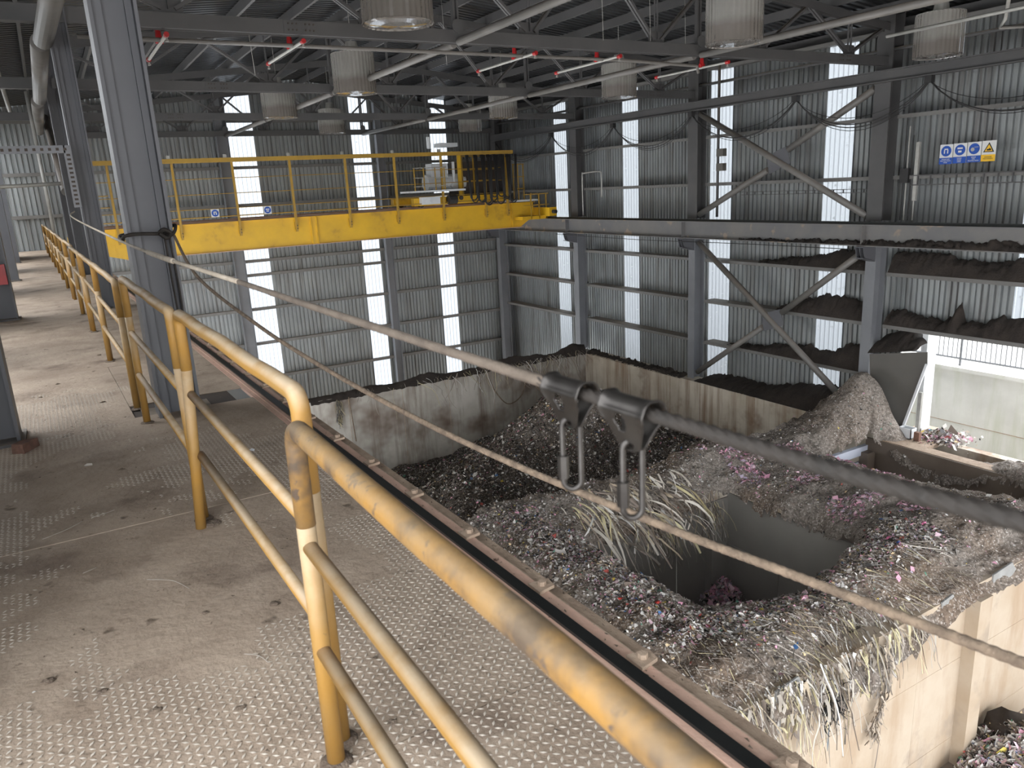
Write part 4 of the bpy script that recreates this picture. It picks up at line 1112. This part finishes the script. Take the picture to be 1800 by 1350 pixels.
cm = {}
for i, (bx, by, cn, cc) in enumerate(big):
    if cn not in cm: cm[cn] = mat(cn+'_plastic', cc, None, rough=.45)
    z, s = Hf(np.array([bx]), np.array([by])); z = float(z[0])
    mb = MB(); pts = []
    for k in range(7):
        a = 2*math.pi*k/7; r = random.uniform(.04, .09); pts.append((r*math.cos(a), r*math.sin(a)*.6, random.uniform(.01, .06)))
    mb.add([(0, 0, .05)]+pts, [(0, 1+k, 1+(k+1) % 7) for k in range(7)])
    tag(mb.build('plastic_scrap', cm[cn], None, (bx, by, z+.01)), BL[i], 'scrap', 'coloured scraps on the heap')

# ribbons and strands
def ribbon(mb, cl, p, d, length, wd, droop=1.0, wander=.35, seg=7, col=None):
    n = seg
    p = Vector(p); d = Vector(d).normalized(); o = len(mb.v); step = length/n
    side = Vector((random.gauss(0, 1), random.gauss(0, 1), random.gauss(0, .3))).normalized()
    c = col if col else random.choice(((.5,.46,.4),(.36,.32,.27),(.55,.53,.5),(.22,.18,.15),(.38,.31,.22),(.52,.46,.28),(.13,.11,.09),(.2,.16,.13)))
    for i in range(n+1):
        s2 = (side-d*side.dot(d)).normalized()*wd*.5*(1-.35*(i/n))
        mb.v += [tuple(p-s2), tuple(p+s2)]; cl += [c, c]
        p = p+d*step
        d = (d+Vector((random.gauss(0, wander*.4), random.gauss(0, wander*.4), -droop*.22+random.gauss(0, wander*.25)))).normalized()
        side = (side+Vector((random.gauss(0, .2), random.gauss(0, .2), 0))).normalized()
    for i in range(n): a = o+2*i; mb.f.append((a, a+1, a+3, a+2))
def strands(name, label, gen, n, bright=1.0, **kw):
    mb = MB(); cl = []
    for i in range(n):
        p, d, L, wd = gen(i); ribbon(mb, cl, p, d, L, wd, **kw)
    o = np_mesh(name, np.array(mb.v), np.array(mb.f), 'chip', None, np.clip(np.array(cl)*bright, 0, .85))
    return tag(o, label, 'strips', kind='stuff')
def zat(x, y):
    z, _ = Hf(np.array([x]), np.array([y])); return float(z[0])
def g1(i):
    x = random.triangular(8.9, 13.2, 11.6)+random.gauss(0, .15); y = random.uniform(12.9, 14.3); return (x, y, zat(x, y)+.06), (random.gauss(.15, .35), -.75, random.uniform(-.3, .0)), random.uniform(.4, 1.7), random.choice((.015, .03, .05, .08))
strands('plastic_strips', 'long pale plastic strips draped over the far left rim of the near hopper', g1, 260, droop=1.0, wander=.45, bright=1.5)
def g1b(i):
    x = random.choice((11.6, 11.9, 13.0, 13.3))+random.gauss(0, .12); y = random.uniform(12.8, 13.2); return (x, y, zat(x, y)), (random.gauss(0, .2), -.35, -.9), random.uniform(.4, 1.1), random.uniform(.01, .04)
strands('hanging_tatters', 'dark tangled tatters hanging into the near hopper from its far corner', g1b, 140, droop=1.6, wander=.6)
def g2(i):
    x = 6.6+5.6*random.random()**.9; y = random.uniform(6.72, 7.5); return (x, y, -6.12+random.uniform(-.05, .1)+(.0 if y < 7.2 else .1)), (random.gauss(.05, .2), -.5, -.6), random.uniform(.3, 1.4)*(1.25 if 7 < x < 10 else .8), random.uniform(.008, .035)
strands('plastic_strips', 'tattered pale strips spilling over the beige concrete wall', g2, 620, droop=1.7, wander=.4)
def g2b(i):
    x = random.uniform(6.6, 13.6); y = random.uniform(7.0, 8.2); return (x, y, zat(x, y)+.03), (random.gauss(.2, .5), -.8, random.gauss(-.1, .2)), random.uniform(.2, .8), random.uniform(.006, .02)
def g2c(i):
    x = random.triangular(6.6, 11.8, 8.6); y = random.uniform(6.70, 6.86); return (x, y, -6.1-random.random()**2*.75), (random.gauss(0, .5), random.gauss(-.15, .15), -.7), random.uniform(.15, .6), random.uniform(.02, .07)
strands('rag_mat', 'matted brown rags caked over the top of the beige wall', g2c, 520, droop=1.2, wander=.8, seg=4)
strands('plastic_strips', 'thin straws and strips lying on the front ridge above the beige wall', g2b, 620, droop=.35, wander=.3, seg=4)
def g3(i):
    x = random.uniform(15.0, 20.4) if i % 2 else random.uniform(9.5, 20.4); y = 28.35+random.uniform(-.1, .2); return (x, y, -6.1+random.uniform(-.02, .12)), (random.gauss(0, .6), -.6, -.35), random.uniform(.3, 1.6), random.uniform(.012, .03)
strands('plastic_strips', 'pale tangled strands hanging over the top of the back pit wall', g3, 190, droop=1.5, wander=.7)
# long brown bundle down the beige wall
def g4(i):
    f = random.random(); x = 10.9+.12*math.sin(f*5)+random.gauss(0, .09-.04*f); return (x, 6.70-random.random()*.08, -6.2-1.75*f), (random.gauss(0, .4), random.gauss(-.1, .2), -1), random.uniform(.12, .35), random.uniform(.015, .05)
mb = MB(); cl = []
for i in range(170):
    p, d, L, wd = g4(i); ribbon(mb, cl, p, d, L, wd, droop=1.2, wander=.7, seg=4, col=random.choice(((.24,.2,.16),(.34,.28,.22),(.14,.12,.1),(.45,.38,.3))))
ribbon(mb, cl, (11.05, 6.72, -7.7), (0, -.05, -1), 1.9, .025, droop=.6, wander=.08, seg=9, col=(.12, .10, .09))
tag(np_mesh('hanging_bundle', np.array(mb.v), np.array(mb.f), 'chip', None, np.array(cl)), 'long brown bundle of tatters hanging down the beige wall', 'rag bundle')
mb = MB(); cl = []
for i in range(70): ribbon(mb, cl, (9.55+random.gauss(0, .12), 6.66+random.gauss(0, .03), -6.75+random.gauss(0, .16)), (random.gauss(0, 1), random.gauss(-.2, .4), random.gauss(-.4, .8)), random.uniform(.15, .4), .03, droop=1.0, wander=1.0, seg=4, col=(.025, .024, .024))
ribbon(mb, cl, (9.5, 6.66, -6.9), (0, -.1, -1), .7, .06, droop=1, wander=.1, seg=5, col=(.10, .14, .18)); ribbon(mb, cl, (9.8, 6.66, -6.9), (.2, -.1, -1), .8, .03, droop=1, wander=.1, seg=5, col=(.04, .04, .04))
tag(np_mesh('black_rag', np.array(mb.v), np.array(mb.f), 'chip', None, np.array(cl)), 'black plastic rag caught on the strips over the beige wall', 'rag')
# rope loops dangling in the far pit
for i, (pts, l) in enumerate((([(15.2, 28.3, -6.1), (15.5, 28.2, -7.0), (16.1, 28.1, -7.75), (16.9, 28.2, -7.5), (17.3, 28.3, -6.6), (17.4, 28.3, -6.1)], 'pale rope hanging in a wide loop on the back pit wall'),
                 ([(17.4, 28.3, -6.1), (17.5, 28.1, -7.0), (17.9, 27.6, -7.7), (18.4, 27.0, -7.95), (19.0, 26.6, -7.9)], 'pale rope running from the back pit wall down onto the far heap'),
                 ([(9.0, 28.3, -6.15), (9.05, 28.25, -7.2), (9.1, 28.25, -8.0)], 'thin strand hanging down the left of the back pit wall'))):
    tag(MB().tube(smooth_path(pts, 6), .025, 6).build('hanging_rope', 'rope', smooth=True), l, 'rope', 'ropes hanging in the far pit')
mb = MB(); cl = []
for i in range(60): ribbon(mb, cl, (8.55+random.gauss(0, .06), 28.3, -6.15-random.random()*.9), (random.gauss(0, .4), -.2, -1), random.uniform(.2, .4), .04, droop=1.2, wander=.6, seg=4, col=random.choice(((.08, .07, .06), (.3, .25, .15))))
tag(np_mesh('hanging_bundle', np.array(mb.v), np.array(mb.f), 'chip', None, np.array(cl)), 'small dark bundle hanging at the left of the back pit wall', 'rag bundle')

# caked waste on rails and ledges of the right wall
def heap_thing(ys__, base, tops, xr, label, seed):
    o = pile_along('caked_waste', ys__, base, tops, xr, None, seed); return tag(o, label, 'waste', 'caked waste on the wall rails', 'stuff')
heap_thing([19.0, 18.2, 17.0, 16.0, 15.3, 15.0, 14.5], -1.49, [-1.49, -1.36, -1.2, -.98, -.92, -.9, -.92], (21.3, 21.8), 'dark waste caked on the top rail between the brace and the first column', 3)
heap_thing([13.95, 12.9, 11.9, 11.0, 10.2, 9.0, 7], -1.49, [-.95, -.9, -1.02, -1.06, -.9, -.9, -1.0], (21.3, 21.8), 'dark waste caked on the top rail above the doorway', 4)
heap_thing([18.1, 17.8, 17.1, 16.3, 15.5, 15.0, 14.5], -3.07, [-3.07, -2.88, -2.68, -2.40, -2.44, -2.5, -2.55], (21.3, 21.8), 'dark waste caked on the middle rail beside the first column', 6)
heap_thing([13.95, 13.1, 12.4, 12.05, 11.9, 11.75, 11.4, 10.6, 10, 8.5], -3.07, [-2.62, -2.70, -2.78, -2.70, -2.15, -2.7, -2.78, -2.55, -2.45, -2.6], (21.3, 21.8), 'dark waste caked on the lintel rail over the doorway', 7)
heap_thing([20.4, 18.3, 16.9, 16.4, 15.9, 15.4, 14.5], -4.7, [-4.7, -4.46, -4.22, -4.32, -4.25, -4.0, -3.85], (21.3, 21.8), 'dark waste caked on the lower rail beside the first column', 8)
heap_thing([21.4, 20.6, 19.4, 18.6, 17.0, 15.8, 14.6, 13.3], -6.19, [-6.2, -5.95, -5.98, -5.98, -5.62, -5.45, -5.3, -5.3], (20.6, 21.8), 'dark waste heaped on the concrete ledge under the cross brace', 9)
heap_thing([28.3, 27, 25, 23, 22], -6.2, [-6.0, -6.12, -6.1, -6.08, -6.1], (20.58, 21.0), 'thin crust of waste along the top of the right pit wall', 10)
# crust on back pit wall
t_y = np.arange(7.5, 20.7, .06); R = 6; V = np.zeros((len(t_y), R, 3))
top = .10+.11*np.clip(fnoise(t_y, t_y*0, 51, 4, .8)+.2, 0, 1)+.2*np.exp(-((t_y-16.2)/.9)**2)+.22*np.exp(-((t_y-20.0)/.6)**2)+.12*np.exp(-((t_y-12.3)/.7)**2)
for r in range(R):
    f = r/(R-1); V[:, r, 0] = t_y; V[:, r, 1] = 28.33+.5*f; V[:, r, 2] = -6.22+(top+.12)*math.sin(math.pi*min(f*1.1, 1)*.9)**.6+.03*fnoise(t_y*3, t_y*0+r, 52, 3, 1.5)
a = (np.arange(len(t_y)-1)[:, None]*R+np.arange(R-1)[None]).ravel()
tag(np_mesh('caked_waste', V.reshape(-1, 3), np.stack([a, a+R, a+R+1, a+1], 1), 'grime'), 'ragged crust of waste along the top of the back pit wall', 'waste', 'caked waste on the pit walls', 'stuff')
# caked pile behind the grey sheet
def dome(name, m, cx, cy, cz, rx, ry, rz, seed, label, cat, group=None, n=18, kind='thing', parent=None):
    vs = []; mb = MB()
    for j in range(n//2+1):
        ph = math.pi/2*j/(n//2)
        for i in range(n):
            th = 2*math.pi*i/n
            r = 1+.35*float(fnoise(np.array([math.cos(th)*1.3+seed]), np.array([math.sin(th)*1.3+ph*1.7]), seed, 3, 1.1)[0])
            vs.append((cx+rx*r*math.cos(th)*math.cos(ph), cy+ry*r*math.sin(th)*math.cos(ph), cz+rz*r*math.sin(ph)))
    fs = []
    for j in range(n//2):
        for i in range(n):
            a, b = j*n+i, j*n+(i+1) % n; fs.append((a, b, b+n, a+n))
    mb.add(vs, fs); o = mb.build(name, m, parent, smooth=True)
    if label: tag(o, label, cat, group, kind)
    return o
pile_along('caked_waste', [14.05, 13.7, 13.2, 12.75, 12.62], lambda yy: -3.9+(-3.62+3.9)*(14.05-yy)/1.4, [-3.5, -3.28, -3.18, -3.3, -3.45], (20.75, 21.8), None, 12)
tag(bpy.data.objects['caked_waste.008'] if 'caked_waste.008' in bpy.data.objects else bpy.data.objects[-1], 'dark waste caked above the leaning grey sheet', 'waste', 'caked waste on the wall rails', 'stuff')

# leaning grey sheet by the door
t = thing('steel_sheet', 'big grey steel sheet with a white angle strut beside the doorway', 'sheet', (20.9, 0, 0))
MB().prism([(14.05, -3.95), (12.25, -3.6), (12.22, -4.0), (12.85, -6.2), (13.45, -6.2), (13.9, -5.3)], 0, 0, .02).build('sheet', 'greysheet', t)
MB().bar((-.03, 12.22, -3.95), (-.03, 12.83, -6.2), .06, .07).build('strut', 'white', t)
MB().bar((.3, 12.5, -4.9), (.3, 12.52, -6.2), .1, .1).build('strut', 'galv', t)
mbx = thing('crate', 'small white open crate at the foot of the grey sheet', 'crate', (20.75, 12.55, -6.2))
for a_, b_ in (((-.15, -.2, 0), (-.13, .2, .3)), ((.13, -.2, 0), (.15, .2, .3)), ((-.15, -.2, 0), (.15, -.18, .3)), ((-.15, .18, 0), (.15, .2, .3)), ((-.15, -.2, 0), (.15, .2, .02))):
    MB().box(a_, b_).build('crate_side', 'white', mbx)
tag(MB().box((0, 0, 0), (.12, .16, .26)).build('brick', 'brick', None, (20.6, 12.1, -6.2)), 'brown block standing on the door sill', 'block')
n = 1500
hx = RNG.normal(21.4, .35, n); hy = RNG.normal(11.9, .3, n); hz = -6.2+np.clip(.28-.5*np.hypot(hx-21.4, hy-11.9), 0, 1)*RNG.random(n)
def cloud(name, P, size, label, pinkp=.15, bright=1.0):
    n = len(P); A = RNG.normal(0, 1, (n, 3)); A /= np.linalg.norm(A, axis=1)[:, None]; B = np.cross(A, RNG.normal(0, 1, (n, 3))); B /= np.linalg.norm(B, axis=1)[:, None]
    s = RNG.gamma(2.5, size/2.5, (n, 1)); V = np.stack([P-A*s, P-B*s*.6, P+A*s, P+B*s*.6], 1)
    cc = pal[RNG.choice(len(pal), n, p=pw)]*bright; pk = RNG.random(n) < pinkp; cc[pk] = PINK[RNG.integers(0, 4, pk.sum())]
    o = np_mesh(name, V.reshape(-1, 3), np.arange(4*n).reshape(n, 4), 'chip', None, np.clip(np.repeat(cc, 4, 0), 0, 1)); return tag(o, label, 'waste', kind='stuff')
cloud('paper_scraps', np.stack([hx, hy, hz], 1), .05, 'small spill of white paper scraps on the door sill')
# pile on the tipping floor, bottom right corner
PX, PY = 14.5, 5.75
hx = RNG.normal(PX, .8, 12000); hy = RNG.normal(PY, .7, 12000); d = np.hypot((hx-PX), (hy-PY)*1.05)
hz = -10+np.clip(1.05-.55*d, 0, 9)
kp = (hy < 6.55) & (hz > -9.99); P = np.stack([hx, hy, hz], 1)[kp]
cloud('flake_pile', P, .05, 'pile of colourful plastic flakes on the floor at the foot of the beige wall', .12, 1.0)
tag(dome('flake_pile_core', 'grime', PX, PY, -10.02, 1.2, 1.1, .75, 2, 'dark core', 'waste', kind='stuff'), 'dark mass inside the pile of flakes at the foot of the beige wall', 'waste', kind='stuff')
# pink scraps deep inside the hopper
hx = RNG.normal(13.45, .22, 1400); hy = RNG.normal(12.7, .24, 1400); hz = -9.3+RNG.random(1400)*np.clip(.9-1.3*np.hypot(hx-13.45, hy-12.7), .02, 1)
cloud('pink_waste', np.stack([hx, hy, hz], 1), .05, 'clump of pink film waste deep inside the near hopper', .75, .8)
tag(MB().box((9.0, 8.3, -13.9), (13.9, 13.0, -10.3)).build('hopper_fill', 'blacksteel'), 'dark filling at the bottom of the near hopper', 'waste', kind='stuff')

# ------------------------------------------------------------------ fittings on the right wall
long_tube('lamp_pole', [(21.05, 20.62, 5.3), (21.05, 20.62, .1)], .05, 'steel', 'thin dark pole in front of a window strip on the right wall', 'pole')
for z, s in ((2.35, 'upper'), (1.85, 'lower')):
    t = thing('floodlight', s+' of two small floodlights on the pole by the window strip', 'lamp', (20.95, 20.35, z), 'floodlights on the pole')
    MB().box((-.1, -.16, -.13), (.08, .16, .13)).build('body', 'greysheet', t)
    MB().bar((0, .15, 0), (.1, .3, .05), .03, .03).build('arm', 'steel', t)
t = thing('guard_hoop', 'pale tubular guard hoop standing on the crane girder', 'guard', (20.95, 0, .1))
MB().tube(smooth_path([(0, 28.75, 0), (0, 28.75, 1.7), (0, 28.6, 1.85), (0, 27.5, 1.88), (0, 27.35, 1.7), (0, 27.35, .8)], 10), .03, 8).build('hoop', 'galv', t, smooth=True)
t = thing('cable_ladder', 'steel cable ladder on the right wall below the safety signs', 'cable tray', (21.25, 0, 1.02))
for z in (0, .26): MB().box((-.02, 5.5, z), (.02, 13.4, z+.03)).build('side_rail', 'steel', t)
for i in range(22): MB().box((-.02, 5.6+i*.36, .03), (.02, 5.63+i*.36, .26)).build('rung', 'steel', t)
t = thing('cable_ladder', 'thin cable tray crossing the window strip beside the first column', 'cable tray', (21.2, 0, .85))
for z in (0, .1): MB().box((-.02, 14.6, z), (.02, 19.6, z+.02)).build('side_rail', 'steel', t)
for i in range(14): MB().box((-.02, 14.8+i*.35, .02), (.02, 14.82+i*.35, .1)).build('rung', 'steel', t)
t = thing('conduit_run', 'bundle of vertical conduits and a junction box beside the first wall column', 'conduit', (21.3, 0, 0))
for i, y in enumerate((13.65, 13.55, 13.42, 13.28)):
    MB().tube([(0, y, .05), (0, y, 2.9-i*.25)], .018, 6).build('conduit', 'galv' if i % 2 else 'black', t)
MB().box((-.06, 13.2, .6), (.02, 13.3, 2.2)).build('chain_guide', 'galv', t)
MB().box((-.1, 13.45, 1.1), (.05, 13.7, 1.5)).build('junction_box', 'black', t)
long_tube('thin_cable', smooth_path([(20.3, 30, -.72), (20.3, 24, -.78), (20.3, 19, -.74), (20.3, 14.5, -.74)], 1), .012, 'black', 'thin black cable under the crane girder', 'cable')

# safety signs on the right wall
def text(body, size, loc, m, parent, rot):
    cu = bpy.data.curves.new('lettering', 'FONT'); cu.body = body; cu.size = size; cu.align_x = 'CENTER'; cu.align_y = 'CENTER'; cu.extrude = .001
    cu.space_line = .95
    tmp = bpy.data.objects.new('lettering_curve', cu); me = bpy.data.meshes.new_from_object(tmp); bpy.data.objects.remove(tmp)
    me.materials.clear()
    o = bpy.data.objects.new('lettering', me); COL.objects.link(o); o.parent = parent; o.location = loc; o.rotation_euler = rot; me.materials.append(MT[m]); return o
TR = (math.pi/2, 0, -math.pi/2)
sd = [('blue and white sign, leftmost of the four safety signs on the right wall', 'WEAR EAR\nPROTECTION\nHERE', 'ear'),
      ('blue and white sign, second of the four safety signs', 'WEAR\nMASK\nHERE', 'mask'),
      ('blue and white sign, third of the four, next to the yellow one', 'WEAR\nEYE\nPROTECTION', 'eye'),
      ('yellow warning sign with a black triangle, beside the blue signs', 'DANGER\nMACHINERY', 'warn')]
for i, (l, tx, kd) in enumerate(sd):
    y = 12.53-i*.375; t = thing('safety_sign', l, 'sign', (21.42, y, 1.82+.008*i), 'safety signs on the right wall')
    MB().box((0, -.178, -.26), (.012, .178, .26)).build('sign_board', 'signwhite', t)
    bm = 'signyellow' if kd == 'warn' else 'blue'
    MB().box((-.003, -.178, -.26), (0, .178, -.09)).build('text_band', bm, t)
    if kd == 'warn':
        MB().prism([(-.14, -.03), (.14, -.03), (0, .22)], 0, -.004, 0).build('triangle', 'signblack', t)
        MB().prism([(-.10, -.008), (.10, -.008), (0, .17)], 0, -.006, -.004).build('triangle_field', 'signyellow', t)
        MB().box((-.008, -.06, .01), (-.006, .05, .05)).prism([(-.05, .05), (.0, .05), (-.02, .08)], 0, -.008, -.006).build('pictogram', 'signblack', t)
    else:
        MB().tube([(0, 0, .085), (-.006, 0, .085)], .14, 28).build('blue_disc', 'blue', t)
        mb = MB()
        if kd == 'ear': mb.box((-.009, -.06, .02), (-.006, -.03, .12)).box((-.009, .03, .02), (-.006, .06, .12)).box((-.009, -.05, .12), (-.006, .05, .15))
        if kd == 'mask': mb.box((-.009, -.07, .11), (-.006, .07, .15)).box((-.009, -.045, .02), (-.006, .045, .07))
        if kd == 'eye': mb.box((-.009, -.11, .12), (-.006, .0, .135)).tube([(-.009, .04, .07), (-.006, .04, .07)], .05, 16)
        mb.build('pictogram', 'signwhite' if kd != 'eye' else 'galv', t)
    text(tx, .046, (-.006, 0, -.175), 'signblack' if kd == 'warn' else 'signwhite', t, TR)

# ------------------------------------------------------------------ litter on the walkway
clods = [(-.1, 2.72, 'lump of dried mud on the bright near plates, left of the long seam'), (.04, 2.50, 'flat crumbly mud patch at the bottom edge, left of the handrail'), (-.26, 2.9, 'small mud lump near the bottom left corner'),
         (.28, 2.35, 'mud lump just left of the near handrail post foot'), (.3, 3.05, 'mud crumb in the middle of the near plates'), (.66, 2.0, 'mud heap right of the near post foot, in its shade'),
         (.62, 2.5, 'mud lump between near handrail and crane rail'), (.55, 2.95, 'small mud lump beside the lower mid rail'), (-.05, 8.3, 'dark mud lump on the lit plates beyond the thick column'),
         (-.2, 7.8, 'mud lump left on the lit plates beyond the brick'), (.25, 7.2, 'mud crumb by the foot of the third handrail section'), (.2, 5.2, 'mud lump in the dark zone of the walkway'),
         (.86, 3.3, 'mud lump on the plates close to the crane rail'), (.4, 9.6, 'mud crumbs at the foot of the fourth handrail section')]
for i, (x, y, l) in enumerate(clods):
    r = random.uniform(.010, .019)
    dome('mud_clod', 'clod', WX(x, y), y, 0, r*1.5, r, r*.6, 60+i, l, 'mud', 'mud clods on the walkway', 12)
mb = MB()
for i in range(900):
    y = .8+9*random.random()**1.3; x = WX(random.uniform(-.6, 1.15), y); r = random.uniform(.0015, .006)
    p = [(x+random.uniform(-r, r)*2, y+random.uniform(-r, r)*2, random.uniform(0, r)+.001) for _ in range(4)]
    mb.add(p, [(0,1,2),(0,1,3),(1,2,3),(0,2,3)])
tag(mb.build('grit', 'clod'), 'scattered grit and crumbs on the walkway plates', 'grit', kind='stuff')
tag(MB().add([(-.09, -.04, 0), (.09, -.05, 0), (.085, .05, 0), (-.07, .055, 0), (-.085, -.035, .065), (.088, -.045, .06), (.075, .045, .055), (-.065, .05, .065)],
             [(0,3,2,1),(4,5,6,7),(0,1,5,4),(1,2,6,5),(2,3,7,6),(3,0,4,7)]).build('brick', 'brick', None, (-.40, 6.1, .001)), 'broken brick at the foot of the outer column', 'brick')
bpy.data.objects['brick.001' if 'brick.001' in bpy.data.objects else 'brick'].rotation_euler = (0, 0, 1.1)
for (x, y, l, m, r) in ((0.03, 5.4, 'small yellowish scrap of film in the shade on the walkway', 'board', .03), (.95, 5.0, 'white scrap of film on the plates beside the crane rail', 'white', .035), (.9, 5.6, 'blue scrap of film by the hole in the plates', 'blue', .03), (-.3, 2.85, 'tiny turquoise scrap on the near plates', 'galv', .008)):
    mb = MB(); vs = [(0, 0, .006)]+[(r*random.uniform(.6, 1.2)*math.cos(k), r*.6*random.uniform(.6, 1.2)*math.sin(k), random.uniform(.002, .02)*r/.03) for k in np.linspace(0, 5.4, 7)]
    mb.add(vs, [(0, 1+k, 1+(k+1) % 7) for k in range(7)]); tag(mb.build('film_scrap', m, None, (WX(x, y), y, .003)), l, 'scrap')
for x, y, a, L, l in ((-.25, 4.3, .4, .22, 'curved pale straw in the dark part of the walkway at the left'), (-.02, 4.45, .1, .12, 'short straight straw in the dark part of the walkway'), (.28, 3.3, 2.0, .25, 'long pale straw crossing the near plates'), (.42, 2.55, 1.9, .12, 'short straw near the foot of the near post'), (-.1, 3.75, .2, .06, 'tiny straw at the edge of the dark zone')):
    tag(MB().tube(smooth_path([(0, 0, .003), (L*.5*math.cos(a), L*.5*math.sin(a), .006), (L*math.cos(a+.2), L*math.sin(a+.2), .003)], 40), .0012, 5).build('straw', 'board', None, (WX(x, y), y, 0)), l, 'straw', 'straws on the walkway')
